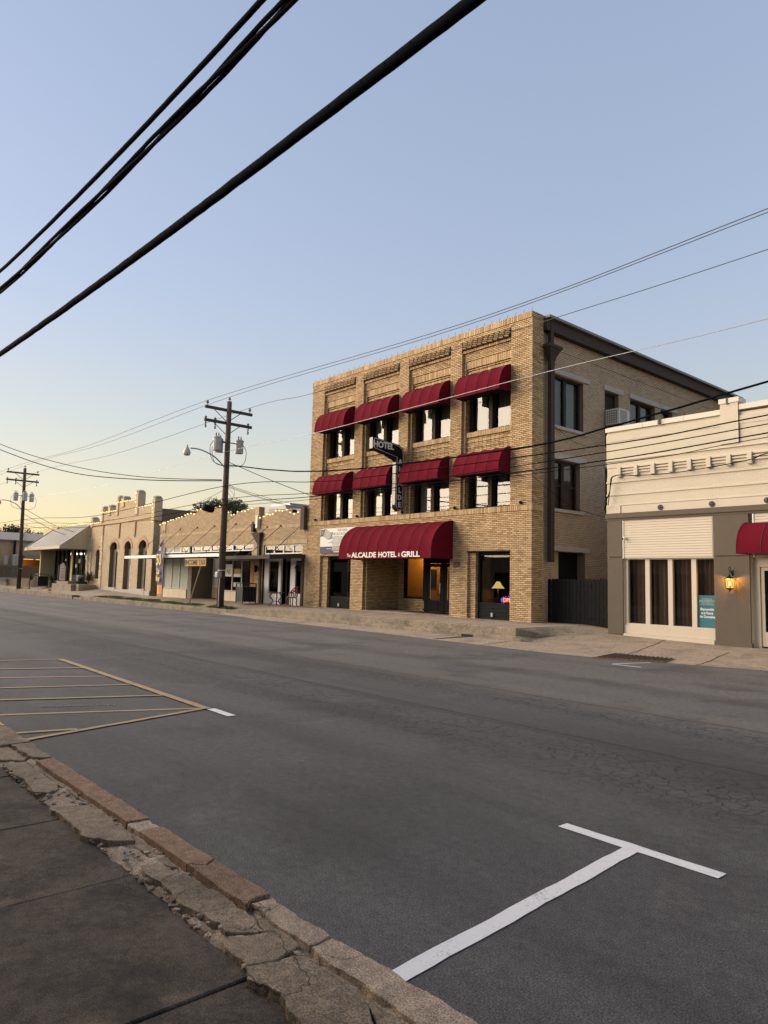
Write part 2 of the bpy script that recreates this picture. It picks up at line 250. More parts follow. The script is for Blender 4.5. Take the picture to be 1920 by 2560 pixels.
# ------------------------------------------------------------------ mesh helpers
class MB:
    def __init__(s): s.v = []; s.f = []
    def add(s, vs, fs):
        k = len(s.v); s.v += [tuple(p) for p in vs]; s.f += [tuple(i + k for i in f) for f in fs]; return s
    def box(s, x0, x1, y0, y1, z0, z1):
        return s.add([(x0, y0, z0), (x1, y0, z0), (x1, y1, z0), (x0, y1, z0), (x0, y0, z1), (x1, y0, z1), (x1, y1, z1), (x0, y1, z1)],
                     [(0, 3, 2, 1), (4, 5, 6, 7), (0, 1, 5, 4), (1, 2, 6, 5), (2, 3, 7, 6), (3, 0, 4, 7)])
    def bbox(s, x0, x1, y0, y1, z0, z1, b=.008):   # box with chamfered edges
        bm = bmesh.new(); bmesh.ops.create_cube(bm, size=1)
        for v in bm.verts: v.co = Vector(((x0 + x1) / 2 + v.co.x * (x1 - x0), (y0 + y1) / 2 + v.co.y * (y1 - y0), (z0 + z1) / 2 + v.co.z * (z1 - z0)))
        bmesh.ops.bevel(bm, geom=bm.edges[:], offset=b, segments=1, affect='EDGES'); return s.bm(bm)
    def bm(s, bm, mat=None):
        bm.verts.index_update()
        s.add([(mat @ v.co) if mat else v.co for v in bm.verts], [[v.index for v in f.verts] for f in bm.faces]); bm.free(); return s
    def prism(s, poly, z0, z1, ch=0.0, top=None):
        n = len(poly); cx = sum(p[0] for p in poly) / n; cy = sum(p[1] for p in poly) / n
        tz = (lambda p: z1) if top is None else (lambda p: top(p[0], p[1]))
        vs = [(p[0], p[1], z0) for p in poly] + [(p[0], p[1], tz(p) - ch) for p in poly]; fs = [tuple(range(n - 1, -1, -1))]
        fs += [(i, (i + 1) % n, n + (i + 1) % n, n + i) for i in range(n)]
        if ch:
            for p in poly:
                d = math.hypot(cx - p[0], cy - p[1]) or 1; vs.append((p[0] + (cx - p[0]) / d * ch * 1.4, p[1] + (cy - p[1]) / d * ch * 1.4, tz(p)))
            fs += [(n + i, n + (i + 1) % n, 2 * n + (i + 1) % n, 2 * n + i) for i in range(n)]; fs.append(tuple(range(2 * n, 3 * n)))
        else: fs.append(tuple(range(n, 2 * n)))
        return s.add(vs, fs)
    def tube(s, pts, r, n=6, r1=None, cap=True):
        pts = [Vector(p) for p in pts]; m = len(pts); vs = []; fs = []
        for i, p in enumerate(pts):
            t = (pts[min(i + 1, m - 1)] - pts[max(i - 1, 0)]).normalized()
            a = t.cross(Vector((0, 0, 1)))
            if a.length < .05: a = t.cross(Vector((0, 1, 0)))
            a.normalize(); b = t.cross(a)
            rr = r if r1 is None else r + (r1 - r) * i / max(1, m - 1)
            vs += [p + a * rr * math.cos(2 * math.pi * j / n) + b * rr * math.sin(2 * math.pi * j / n) for j in range(n)]
        for i in range(m - 1):
            fs += [(i * n + j, i * n + (j + 1) % n, (i + 1) * n + (j + 1) % n, (i + 1) * n + j) for j in range(n)]
        if cap: fs += [tuple(range(n)), tuple(range((m - 1) * n, m * n))]
        return s.add(vs, fs)
    def lathe(s, prof, c, n=16):   # prof: (r, z) pairs about a vertical axis through c
        vs = [(c[0] + r * math.cos(2 * math.pi * j / n), c[1] + r * math.sin(2 * math.pi * j / n), c[2] + z) for r, z in prof for j in range(n)]
        fs = [(i * n + j, i * n + (j + 1) % n, (i + 1) * n + (j + 1) % n, (i + 1) * n + j) for i in range(len(prof) - 1) for j in range(n)]
        return s.add(vs, fs)
    def ball(s, c, r, n=8, m=5): return s.lathe([(max(1e-4, r * math.sin(math.pi * i / m)), -r * math.cos(math.pi * i / m)) for i in range(m + 1)], c, n)
    def wall(s, F, s0, s1, z0, z1, holes, d0, d1):   # a wall of boxes round openings, on frame F
        zs = sorted({z0, z1} | {min(max(h[2], z0), z1) for h in holes} | {min(max(h[3], z0), z1) for h in holes})
        for a, b in zip(zs, zs[1:]):
            if b - a < 1e-4: continue
            for p, q in cut(s0, s1, [(h[0], h[1]) for h in holes if h[2] < b - 1e-4 and h[3] > a + 1e-4]): s.fbox(F, p, q, a, b, d0, d1)
        return s
    def fbox(s, F, s0, s1, z0, z1, d0, d1):
        O, U, N = F; vs = []
        for z in (z0, z1):
            for (a, d) in ((s0, d0), (s1, d0), (s1, d1), (s0, d1)): vs.append((O[0] + U[0] * a + N[0] * d, O[1] + U[1] * a + N[1] * d, z))
        return s.add(vs, [(0, 1, 2, 3), (4, 7, 6, 5), (0, 4, 5, 1), (1, 5, 6, 2), (2, 6, 7, 3), (3, 7, 4, 0)])
    def build(s, name, mat, parent=None, smooth=False, kind=None):
        me = bpy.data.meshes.new(name); me.from_pydata(s.v, [], s.f); me.materials.append(mat)
        if smooth: me.polygons.foreach_set('use_smooth', [True] * len(me.polygons))
        me.update()
        bm = bmesh.new(); bm.from_mesh(me); bmesh.ops.recalc_face_normals(bm, faces=bm.faces[:]); bm.to_mesh(me); bm.free()
        return link(name, me, parent, kind)
def link(name, data, parent=None, kind=None, loc=None, rot=None):
    o = bpy.data.objects.new(name, data); COL.objects.link(o)
    if loc: o.location = loc
    if rot: o.rotation_euler = rot
    if parent is not None:
        o.parent = parent
        if parent.type == 'EMPTY': o.matrix_parent_inverse = Matrix.Translation(-parent.location)
    if kind: o['kind'] = kind
    return o
def cut(a, b, holes):
    iv = [(a, b)]
    for h0, h1 in holes:
        nv = []
        for p, q in iv:
            if h1 <= p or h0 >= q: nv.append((p, q)); continue
            if h0 > p + 1e-4: nv.append((p, h0))
            if h1 < q - 1e-4: nv.append((h1, q))
        iv = nv
    return iv
def thing(name, label, cat, loc, group=None):
    o = bpy.data.objects.new(name, None); o.empty_display_size = .2; COL.objects.link(o); o.location = loc
    o['label'] = label; o['category'] = cat
    if group: o['group'] = group
    return o
def tag(o, label, cat, group=None, kind=None):
    o['label'] = label; o['category'] = cat
    if group: o['group'] = group
    if kind: o['kind'] = kind
    return o
def struct(o): o['kind'] = 'structure'; return o
FRONT = lambda Y: ((0, Y), (1, 0), (0, -1))     # s = X, outward = -Y
EAST = lambda X: ((X, 0), (0, 1), (1, 0))       # s = Y, outward = +X
WEST = lambda X: ((X, 0), (0, 1), (-1, 0))
class Bricks:
    def __init__(s): s.b = []
    def fill(s, F, s0, s1, z0, z1, holes=(), pat='run', d=0.0, L=.205, H=.0677, j=.018, back=.02, jit=.002):
        if pat == 'soldier':
            n = max(1, round((s1 - s0) / .088)); w = (s1 - s0) / n; j = max(j, .017)
            for i in range(n):
                for p, q in cut(s0 + i * w, s0 + (i + 1) * w, [(h[0], h[1]) for h in holes if h[2] < z1 - 1e-3 and h[3] > z0 + 1e-3]):
                    if q - p > w * .5: s.b.append((F, p + j / 2, q - j / 2, z0 + j / 2, z1 - j / 2, d - back, d + random.uniform(-jit, jit)))
            return
        n = max(1, round((z1 - z0) / H)); h = (z1 - z0) / n
        for k in range(n):
            a, b = z0 + k * h, z0 + (k + 1) * h; off = (L / 2 if (k % 2 and pat == 'run') else 0)
            for p, q in cut(s0, s1, [(x[0], x[1]) for x in holes if x[2] < b - .02 and x[3] > a + .02]):
                i = math.floor((p - off) / L); carry = False
                while i * L + off < q - 1e-4:
                    u, v = max(p, i * L + off), min(q, (i + 1) * L + off); i += 1
                    if u <= p + 1e-6 and v - u < .045 and v < q: carry = True; continue
                    if carry: u = p; carry = False
                    if 0 < q - v < .045: v = q; i = 10 ** 6
                    if v - u > .02: s.b.append((F, u + (j / 2 if u > p + 1e-5 else 0), v - (j / 2 if v < q - 1e-5 else 0), a + j / 2, b - j / 2, d - back, d + random.uniform(-jit, jit)))
    def build(s, name, mat, parent, single=0, smat=None):
        if single:   # the nearest whole bricks become parts of their own
            full = [t for t in s.b if abs((t[2] - t[1]) - .187) < .003]
            ctr = lambda t: (t[0][0][0] + t[0][1][0] * (t[1] + t[2]) / 2, t[0][0][1] + t[0][1][1] * (t[1] + t[2]) / 2, (t[3] + t[4]) / 2)
            full.sort(key=lambda t: (Vector(ctr(t)) - EYE).length); pick = full[:single]; ids = {id(t) for t in pick}
            s.b = [t for t in s.b if id(t) not in ids]; shared = {}
            for t in pick:
                F, s0, s1, z0, z1, d0, d1 = t; k = (F[1], round(s1 - s0, 3), round(z1 - z0, 4))
                if k not in shared:
                    G = ((0, 0), F[1], F[2]); mb = MB().fbox(G, -(s1 - s0) / 2, (s1 - s0) / 2, -(z1 - z0) / 2, (z1 - z0) / 2, -.02, 0)
                    me = bpy.data.meshes.new('brick'); me.from_pydata(mb.v, [], mb.f); me.materials.append(smat or mat); me.update()
                    bm = bmesh.new(); bm.from_mesh(me); bmesh.ops.recalc_face_normals(bm, faces=bm.faces[:]); bm.to_mesh(me); bm.free(); shared[k] = me
                c = ctr(t); link('brick', shared[k], parent, loc=(c[0] + F[2][0] * d1, c[1] + F[2][1] * d1, c[2]))
        if not s.b: return None
        n = len(s.b); V = np.empty((n, 8, 3))
        for i, (F, s0, s1, z0, z1, d0, d1) in enumerate(s.b):
            O, U, N = F
            for j, (a, d, z) in enumerate(((s0, d0, z0), (s1, d0, z0), (s1, d0, z1), (s0, d0, z1), (s0, d1, z0), (s1, d1, z0), (s1, d1, z1), (s0, d1, z1))):
                V[i, j] = (O[0] + U[0] * a + N[0] * d, O[1] + U[1] * a + N[1] * d, z)
        q = np.array([(4, 5, 6, 7), (0, 1, 5, 4), (1, 2, 6, 5), (2, 3, 7, 6), (3, 0, 4, 7)])
        Fc = (q[None] + (np.arange(n) * 8)[:, None, None]).reshape(-1, 4)
        me = bpy.data.meshes.new(name); me.from_pydata(V.reshape(-1, 3).tolist(), [], Fc.tolist()); me.materials.append(mat); me.update()
        bm = bmesh.new(); bm.from_mesh(me); bmesh.ops.recalc_face_normals(bm, faces=bm.faces[:]); bm.to_mesh(me); bm.free()
        return link(name, me, parent, 'stuff')
def text(name, body, size, mat, parent, loc, rot=(math.pi / 2, 0, 0), ext=.004, align='CENTER', sx=1.0, bold=0.0, spacing=1.0):
    cu = bpy.data.curves.new(name, 'FONT'); cu.body = body; cu.size = size; cu.extrude = ext; cu.align_x = align; cu.align_y = 'CENTER'; cu.offset = bold; cu.space_character = spacing; cu.resolution_u = 3
    t = bpy.data.objects.new(name, cu); COL.objects.link(t); dg = bpy.context.evaluated_depsgraph_get()
    me = bpy.data.meshes.new_from_object(t.evaluated_get(dg)); bpy.data.objects.remove(t); bpy.data.curves.remove(cu)
    me.materials.clear(); me.materials.append(mat); me.name = name
    T = Matrix.Translation(loc) @ Matrix.Rotation(rot[2], 4, 'Z') @ Matrix.Rotation(rot[0], 4, 'X') @ Matrix.Diagonal((sx, 1, 1, 1)); me.transform(T)
    return link(name, me, parent)
def jag(poly, step=.06, amp=.012, seed=0, sel=None):
    rn = random.Random(seed); out = []; n = len(poly)
    for i in range(n):
        a, b = Vector(poly[i]), Vector(poly[(i + 1) % n]); L = (b - a).length; k = max(1, int(L / step)); out.append(tuple(a))
        nr = Vector((-(b - a).y, (b - a).x)).normalized() if L else Vector((0, 0)); am = amp if (sel is None or i in sel) else amp * .15
        ph = [rn.uniform(0, 6.28) for _ in range(3)]; fq = (rn.uniform(6, 11), rn.uniform(17, 29), rn.uniform(40, 70))
        for t in range(1, k):
            u = L * t / k; w = min(1, t / 2, (k - t) / 2); o_ = am * w * (.9 * math.sin(fq[0] * u + ph[0]) + .55 * math.sin(fq[1] * u + ph[1]) + .25 * math.sin(fq[2] * u + ph[2])) + rn.uniform(-am, am) * .2
            out.append(tuple(a + (b - a) * ((t + rn.uniform(-.3, .3)) / k) + nr * o_))
    return out
# ------------------------------------------------------------------ the setting: ground, road, pavements
def lerp(x, pts):
    if x <= pts[0][0]: return pts[0][1]
    for (a, u), (b, v) in zip(pts, pts[1:]):
        if x <= b: return u + (v - u) * (x - a) / (b - a)
    return pts[-1][1]
def sheet(name, mat, xs, ys, zf, thick=None):
    vs = [(x, y, zf(x, y)) for x in xs for y in ys]; m = len(ys)
    fs = [(i * m + j, (i + 1) * m + j, (i + 1) * m + j + 1, i * m + j + 1) for i in range(len(xs) - 1) for j in range(m - 1)]
    return MB().add(vs, fs).build(name, mat, smooth=True)
struct(sheet('ground', MT['soil'], (-1200, -300, -90, 30, 300, 1200), (-1200, -60, 17, 80, 400, 1200), lambda x, y: -.06))
EDGE = [(-90, 17.3), (-29, 17.0), (-27.4, 16.5), (-25, 16.55), (-18, 16.25), (-14.4, 15.92), (-11.1, 15.7), (-10.2, 15.85), (-8.6, 16.3), (-6.6, 16.9), (-4, 17.0), (8, 17.0), (60, 17)]
fine = lambda a, b, n: [a + (b - a) * i / n for i in range(n + 1)]
rx = [-1000, -300, -120] + fine(-90, 12, 170) + [60, 300, 1000]
vs = []; 
for x in rx:
    e = lerp(x, EDGE) + (random.uniform(-.05, .05) if -28 < x < -3 else 0)
    vs += [(x, 2.0, 0), (x, 9, 0), (x, e, .006)]
road = struct(MB().add(vs, [(3 * i + j, 3 * i + 3 + j, 3 * i + 4 + j, 3 * i + 1 + j) for i in range(len(rx) - 1) for j in (0, 1)]).build('road', MT['road']))

def stripe(name, a, b, w, mat, z=.005):
    a, b = Vector(a), Vector(b); n = Vector((-(b - a).y, (b - a).x)).normalized() * w / 2
    q = jag([a - n, b - n, b + n, a + n], .12, .004, int(abs(a.x * 31 + b.y * 17)) % 97)
    mb = MB(); mb.add([(p[0], p[1], z) for p in q], [tuple(range(len(q)))]); return mb.build(name, mat, road)
stripe('white_parking_line', (-2.447, 2.2), (-2.640, 4.503), .106, MT['linewhite'])
stripe('white_parking_line', (-3.21, 4.562), (-2.06, 4.558), .112, MT['linewhite'], .005)
stripe('white_parking_line', (-8.79, 4.67), (-8.20, 4.655), .115, MT['linewhite'], .009)
stripe('white_parking_line', (-9.12, 14.85), (-8.40, 14.85), .07, MT['linewhite'])
stripe('white_parking_line', (-9.10, 14.87), (-8.79, 15.97), .06, MT['linewhite'], .009)
for x in (-34.2, -40.5, -47, -54): stripe('faded_parking_line', (x, 16.6), (x - 3.5, 16.62), .07, MT['linefaint'])
for k, (a, b) in enumerate((((-15.48, 4.80), (-8.80, 4.62)), ((-16.1, 2.3), (-15.50, 4.86)), ((-14.85, 2.3), (-13.88, 4.72)), ((-13.62, 2.3), (-12.58, 4.72)), ((-12.28, 2.25), (-11.40, 4.70)), ((-11.05, 2.25), (-10.12, 4.68)), ((-9.85, 2.25), (-8.92, 4.60)), ((-8.60, 2.2), (-8.45, 2.85)), ((-8.18, 2.25), (-8.86, 4.62)))):
    stripe('yellow_hatch_line', a, b, .085 if k else .12, MT['lineyellow'], .005 + .0035 * (k % 3 if k else 3))
text('faded_lettering', 'NO PARKING', .16, MT['linefaint'], road, (-9.95, 3.36, .006), (0, 0, R(-112)), ext=.0008, sx=.95)

# near pavement: dark stained slabs, each its own piece
near = struct(sheet('near_pavement', MT['soil'], (-60, -20, 6, 40), (-2.6, 0, 2.1), lambda x, y: -.02))
JX = [-40, -30, -22, -16, -12.2, -10.8, -9.4, -8.0, -6.65, -5.3, -4.085, -2.765, -1.45, -.1, 1.3, 4, 8]
for i, (a, b) in enumerate(zip(JX, JX[1:])):
    g = .005; z = .05 + random.uniform(-.004, .004)
    right = [(a + g, 1.735), (b - g, 1.74)]
    if a > -8: right = [(a + g, 1.735)] + [(a + (b - a) * t / 12, 1.735 + random.uniform(-.02, .022)) for t in range(1, 12)] + [(b - g, 1.74)]
    poly = [(b - g, -2.55), (a + g, -2.55)] + right
    MB().prism(poly, -.05, z, .006).build('slab', MT['slab'], near)
# broken kerb line on the near side
kerb = struct(sheet('near_kerb', MT['rubble'], fine(-10, 2, 240), fine(1.68, 2.12, 14), lambda x, y: (.060 if y > 1.79 else .046 if y > 1.76 else .025) + .012 * math.sin(x * 13 + y * 21) * math.sin(x * 5.3 - y * 9) + random.uniform(-.011, .011)))
def stone(mat, poly, z0, z1, seed, step=.05, amp=.012, sel=None, tilt=(0, 0), name='kerb_stone'):
    z1 = .052 + (z1 - .052) * (.58 if name == 'kerb_stone' else .45); tilt = (tilt[0] * .5, tilt[1] * .5); step *= .7
    q = jag(poly, step, amp, seed, sel); cx = sum(p[0] for p in q) / len(q); cy = sum(p[1] for p in q) / len(q)
    return MB().prism(q, z0, z1, .004, top=lambda x, y: z1 + tilt[0] * (x - cx) + tilt[1] * (y - cy)).build(name, MT[mat], kerb)
K = lambda x0, x1, y0=1.985, y1=2.135: [(x0, y0), (x1, y0), (x1, y1), (x0, y1)]
stone('kerbyellow', K(-14, -8.62, 1.80, 2.15), -.05, .135, 1, .1, .004)
stone('apron', K(-8.60, -7.66, 1.84, 2.15), -.05, .13, 2, .06, .008)
stone('apron', [(-7.64, 1.97), (-7.28, 1.98), (-7.02, 2.0), (-6.93, 2.13), (-7.63, 2.14)], -.05, .125, 3)
stone('kerbred', [(-6.83, 1.975), (-4.83, 1.985), (-4.80, 2.135), (-6.86, 2.125)], -.05, .142, 4, .08, .004)
stone('kerbpale', [(-4.80, 1.985), (-4.60, 1.985), (-4.62, 2.13), (-4.79, 2.13)], -.05, .128, 5)
stone('kerbred', [(-4.59, 1.98), (-3.93, 1.98), (-3.85, 2.06), (-3.90, 2.14), (-4.60, 2.13)], -.05, .145, 6, .07, .004)
stone('kerbred', [(-3.915, 1.98), (-3.27, 1.98), (-3.31, 2.06), (-3.30, 2.14), (-3.885, 2.14), (-3.835, 2.06)], -.05, .147, 7, .06, .005)
stone('kerbpale', [(-3.29, 2.02), (-2.765, 2.01), (-2.775, 2.135), (-3.28, 2.145)], -.05, .122, 8, .04, .009)
stone('kerbpale', [(-2.75, 2.01), (-2.30, 2.0), (-1.9, 1.99), (-1.5, 1.99), (-1.5, 2.165), (-2.0, 2.17), (-2.34, 2.165), (-2.755, 2.13)], -.05, .12, 9, .04, .010)
stone('kerbpale', K(-1.49, .2, 1.985, 2.16), -.05, .122, 10, .05, .008)
stone('kerbred', K(.21, 3, 1.985, 2.15), -.05, .14, 11, .08, .006)
J = (0, 1, 2, 3, 4, 5, 6, 7, 8)
PV = 'broken_concrete'
stone('apron', [(-9.6, 1.76), (-7.75, 1.76), (-7.64, 1.95), (-7.7, 1.83 + .0), (-9.6, 1.79)], -.03, .10, 21, name=PV)
stone('apron', [(-7.6, 1.75), (-7.12, 1.77), (-7.0, 1.93), (-7.35, 1.95), (-7.62, 1.95)], -.03, .112, 22, amp=.018, name=PV)
stone('apron', [(-6.98, 1.745), (-6.62, 1.73), (-6.25, 1.75), (-5.95, 1.72), (-5.88, 1.80), (-5.94, 1.90), (-6.2, 1.93), (-6.97, 1.93)], -.03, .108, 23, amp=.016, tilt=(.004, -.05), name=PV)
stone('apron', [(-6.95, 1.935), (-6.2, 1.935), (-5.4, 1.94), (-4.9, 1.945), (-4.9, 1.972), (-6.9, 1.965)], -.03, .098, 33, amp=.008, name=PV)
stone('apron', [(-5.50, 1.70), (-5.1, 1.71), (-4.72, 1.705), (-4.60, 1.78), (-4.50, 1.915), (-4.9, 1.94), (-5.4, 1.935), (-5.47, 1.82)], -.03, .125, 24, amp=.014, tilt=(.02, -.02), name=PV)
stone('apron', [(-4.86, 1.95), (-4.4, 1.90), (-4.05, 1.93), (-3.99, 1.965), (-4.85, 1.972)], -.03, .088, 25, amp=.010, name=PV)
stone('apron', [(-4.12, 1.80), (-3.98, 1.765), (-3.78, 1.78), (-3.62, 1.755), (-3.45, 1.77), (-3.30, 1.79), (-3.13, 1.79), (-3.08, 1.83), (-3.02, 1.93), (-3.25, 1.975), (-3.7, 1.945), (-4.06, 1.90)], -.03, .118, 26, amp=.016, tilt=(0, -.03), name=PV)
stone('apron', [(-3.06, 1.735), (-2.92, 1.715), (-2.80, 1.72), (-2.76, 1.83), (-2.80, 1.99), (-3.22, 2.0), (-3.0, 1.93), (-3.04, 1.82)], -.03, .125, 27, amp=.007, name=PV)
stone('apron', [(-2.79, 1.705), (-2.70, 1.655), (-2.60, 1.695), (-2.48, 1.70), (-2.33, 1.665), (-2.12, 1.68), (-2.07, 1.80), (-2.20, 1.90), (-2.45, 1.955), (-2.74, 1.96), (-2.745, 1.83)], -.03, .135, 28, amp=.014, tilt=(.01, -.02), name=PV)
stone('apron', [(-2.10, 1.67), (-1.75, 1.66), (-1.4, 1.68), (-1.38, 1.96), (-1.7, 1.97), (-2.3, 1.975), (-2.17, 1.90), (-2.045, 1.80)], -.03, .122, 29, amp=.012, name=PV)
stone('apron', [(-1.36, 1.67), (-.2, 1.68), (1.8, 1.68), (1.8, 1.97), (-1.36, 1.97)], -.03, .12, 30, amp=.014, name=PV)
rb = random.Random(5); rubble = MB()
for i in range(260):
    x = rb.uniform(-7.3, -2.4); y = 1.72 + rb.random() ** 2 * .16 if rb.random() < .7 else rb.uniform(1.9, 1.99); r = rb.uniform(.006, .026)
    bm = bmesh.new(); bmesh.ops.create_icosphere(bm, subdivisions=1, radius=r)
    for v in bm.verts: v.co *= rb.uniform(.6, 1.2); v.co.z *= .6
    rubble.bm(bm, Matrix.Translation((x, y, .065 + r * .2)))
rubble.build('rubble', MT['rubble'], kerb, kind='stuff')

# far pavement
ZF = [(-120, .45), (-75, .37), (-50, .25), (-35, .23), (-31.8, .2), (-30.4, .24), (-28.2, .40), (-26.9, .435), (-14, .435)]
ZB = [(-120, .9), (-75, .85), (-62, .74), (-56, .66), (-48, .43), (-44, .42), (-38, .47), (-29.5, .47), (-15.7, .45)]
def zfar(x, y): t = min(1, max(0, (y - 17.5) / 3)); return lerp(x, ZF) + (lerp(x, ZB) - lerp(x, ZF)) * t
xs = fine(-120, -30, 60) + fine(-29.5, -14, 40)
far = struct(sheet('far_pavement', MT['concrete'], xs, [17.5, 17.9, 18.6, 19.4, 20.2, 20.9, 23], zfar))
drive = [(-15.7, .45), (-14, .44), (-12.65, .30), (-9.2, .215), (-5, .2), (8, .2)]
def zdr(x, y):
    e = lerp(x, EDGE); t = min(1, max(0, (y - e + .05) / (20.6 - e))); return .012 + (lerp(x, drive) - .012) * t ** 1.5
dx = fine(-14.0, 8, 60); vs = []; NY = 12
for x in dx:
    e = lerp(x, EDGE) - .1; y0 = e
    vs += [(x, y0 + (23.5 - y0) * j / NY, zdr(x, min(20.6, y0 + (23.5 - y0) * j / NY))) for j in range(NY + 1)]
drv = struct(MB().add(vs, [(i * (NY + 1) + j, (i + 1) * (NY + 1) + j, (i + 1) * (NY + 1) + j + 1, i * (NY + 1) + j + 1) for i in range(60) for j in range(NY)]).build('driveway_pavement', MT['concrete'], smooth=True))
for a, b in (((-10.75, 20.4), (-9.9, 16.6)), ((-8.42, 19.2), (-7.9, 16.4)), ((-9.95, 18.6), (-7.0, 18.75)), ((-8.4, 19.2), (-6.5, 19.35))):   # tooled joints and the crack beside the drain
    pts = [(a[0] + (b[0] - a[0]) * t / 14 + random.uniform(-.02, .02), a[1] + (b[1] - a[1]) * t / 14) for t in range(15)]
    mb = MB()
    for (p, q) in zip(pts, pts[1:]): mb.add([(p[0] - .018, p[1], zdr(*p) + .004), (p[0] + .018, p[1] + .006, zdr(*p) + .004), (q[0] + .018, q[1] + .006, zdr(*q) + .004), (q[0] - .018, q[1], zdr(*q) + .004)], [(0, 1, 2, 3)])
    mb.build('joint', MT['darkpit'], drv)
# hotel kerb with its lower step, concrete gutter apron
apx = fine(-31.5, -13.9, 50); vs = []
for x in apx: vs += [(x, lerp(x, EDGE) - .12, .010), (x, 17.26, .085)]
gut = struct(MB().add(vs, [(2 * i, 2 * i + 2, 2 * i + 3, 2 * i + 1) for i in range(50)]).build('gutter_apron', MT['concrete']))
kz = lambda x: lerp(x, ZF)
hk = struct(MB().bbox(-26.7, -13.82, 17.20, 17.52, -.05, .205, .012).build('hotel_step', MT['stepconc']))
mb = MB(); kx = fine(-29.3, -14.0, 40); vs = []
for x in kx: vs += [(x, 17.485, -.05), (x, 17.48, kz(x) - .015), (x, 17.50, kz(x) + .004), (x, 17.72, kz(x) + .006), (x, 17.72, -.05)]
mb.add(vs, [(5 * i + j, 5 * i + 5 + j, 5 * i + 6 + j, 5 * i + 1 + j) for i in range(40) for j in range(4)])
struct(mb.build('hotel_kerb', MT['stepconc']))
# the raised pavement's end: kerb nose falling to the driveway, then a ramp
E_ = [(17.48, -13.98, .435), (17.62, -13.88, .41), (17.85, -13.78, .36), (18.2, -13.66, .29), (18.7, -13.55, .20)]
rows = [(y, x, z) for y, x, z in E_] + [(18.7 + 2.0 * i / 8, -13.55 + .95 * i / 8, None) for i in range(1, 9)]
vs = []
for y, x, z in rows:
    ze = z if z is not None else zdr(x, y) + .004; zi = zfar(-14.02, y) + .002
    for u in range(5): k = u / 4; vs.append((-14.05 + (x + 14.05) * k, y, zi + (ze - zi) * k * k * (3 - 2 * k) if z is None else zi + (ze - zi) * k ** 1.5))
n_ = len(rows); kend = MB().add(vs, [(i * 5 + u, i * 5 + u + 1, (i + 1) * 5 + u + 1, (i + 1) * 5 + u) for i in range(n_ - 1) for u in range(4)])
w_ = [(x, y, z) for y, x, z in E_]; kend.add([p for p in w_] + [(p[0], p[1], 0) for p in w_], [(i, i + 1, 6 + i, 5 + i) for i in range(4)]); kend.add([(-14.05, 17.48, .44), (-13.98, 17.48, .435), (-13.98, 17.48, 0), (-14.05, 17.48, 0)], [(0, 1, 2, 3)])
struct(kend.build('kerb_end', MT['stepconc']))
struct(MB().prism([(-13.84, 17.2), (-13.6, 17.24), (-13.42, 17.4), (-13.36, 17.65), (-13.5, 18.0), (-13.9, 17.9), (-13.9, 17.5)], -.05, .2, top=lambda x, y: .205 - max(0, x + 13.8) * .28).build('kerb_nose', MT['stepconc']))
hole = struct(MB().box(-15.95, -15.45, 17.194, 17.21, .085, .15).build('drain_hole', MT['darkpit'])); MB().add([(-16.1, lerp(-16, EDGE), .018), (-15.9, lerp(-16, EDGE), .018), (-15.5, 17.19, .094), (-15.8, 17.19, .094)], [(0, 1, 2, 3)]).build('channel', MT['darkpit'], hole)
# left kerb, stone by stone
lk = struct(MB().box(-120, -31.6, 17.36, 17.5, -.05, .15).build('far_kerb', MT['stepconc']))
x = -31.4
while x > -82:
    w = random.uniform(1.3, 2.6); z = lerp(x, ZF) + random.uniform(-.01, .02)
    q = jag([(x - w + .02, 17.30), (x, 17.30), (x, 17.55), (x - w + .02, 17.55)], .3, .012, int(-x * 10))
    if not (-52.6 < x < -50.4): MB().prism(q, -.05, z, .015).build('kerb_stone', MT['stepconc'], lk)
    x -= w
mb = MB(); vs = []
for x in fine(-31.42, -29.28, 12): vs += [(x, 17.32 + (x + 31.4) * .08, -.05), (x, 17.32 + (x + 31.4) * .08, kz(x) + .01), (x, 17.75, kz(x) + .012), (x, 17.75, -.05)]
struct(mb.add(vs, [(4 * i + j, 4 * i + 4 + j, 4 * i + 5 + j, 4 * i + 1 + j) for i in range(12) for j in range(3)]).build('kerb_ramp', MT['stepconc']))
struct(MB().box(-70, -62.0, 17.95, 18.15, .1, .52).build('planter_kerb', MT['stepconc']))
# storm drain grate
gr = thing('storm_drain', 'rusty iron storm drain grate in the gutter by the cream building', 'drain grate', (-9.4, 16.5, 0))
pit = [(-10.32, 16.95), (-10.05, 15.62), (-8.62, 16.28), (-8.80, 17.1)]
MB().prism([(-10.38, 17.02), (-10.08, 15.56), (-8.58, 16.22), (-8.76, 17.18)], .0, .036).build('surround', MT['rust'], gr)
MB().prism(pit, .01, .040).build('pit', MT['darkpit'], gr)
for i in range(14):
    t = (i + .5) / 14; a = Vector(pit[0]).lerp(Vector(pit[3]), t); b = Vector(pit[1]).lerp(Vector(pit[2]), t)
    MB().tube([(a.x, a.y, .047), (b.x, b.y, .043)], .018, 4).build('bar', MT['rust'], gr)
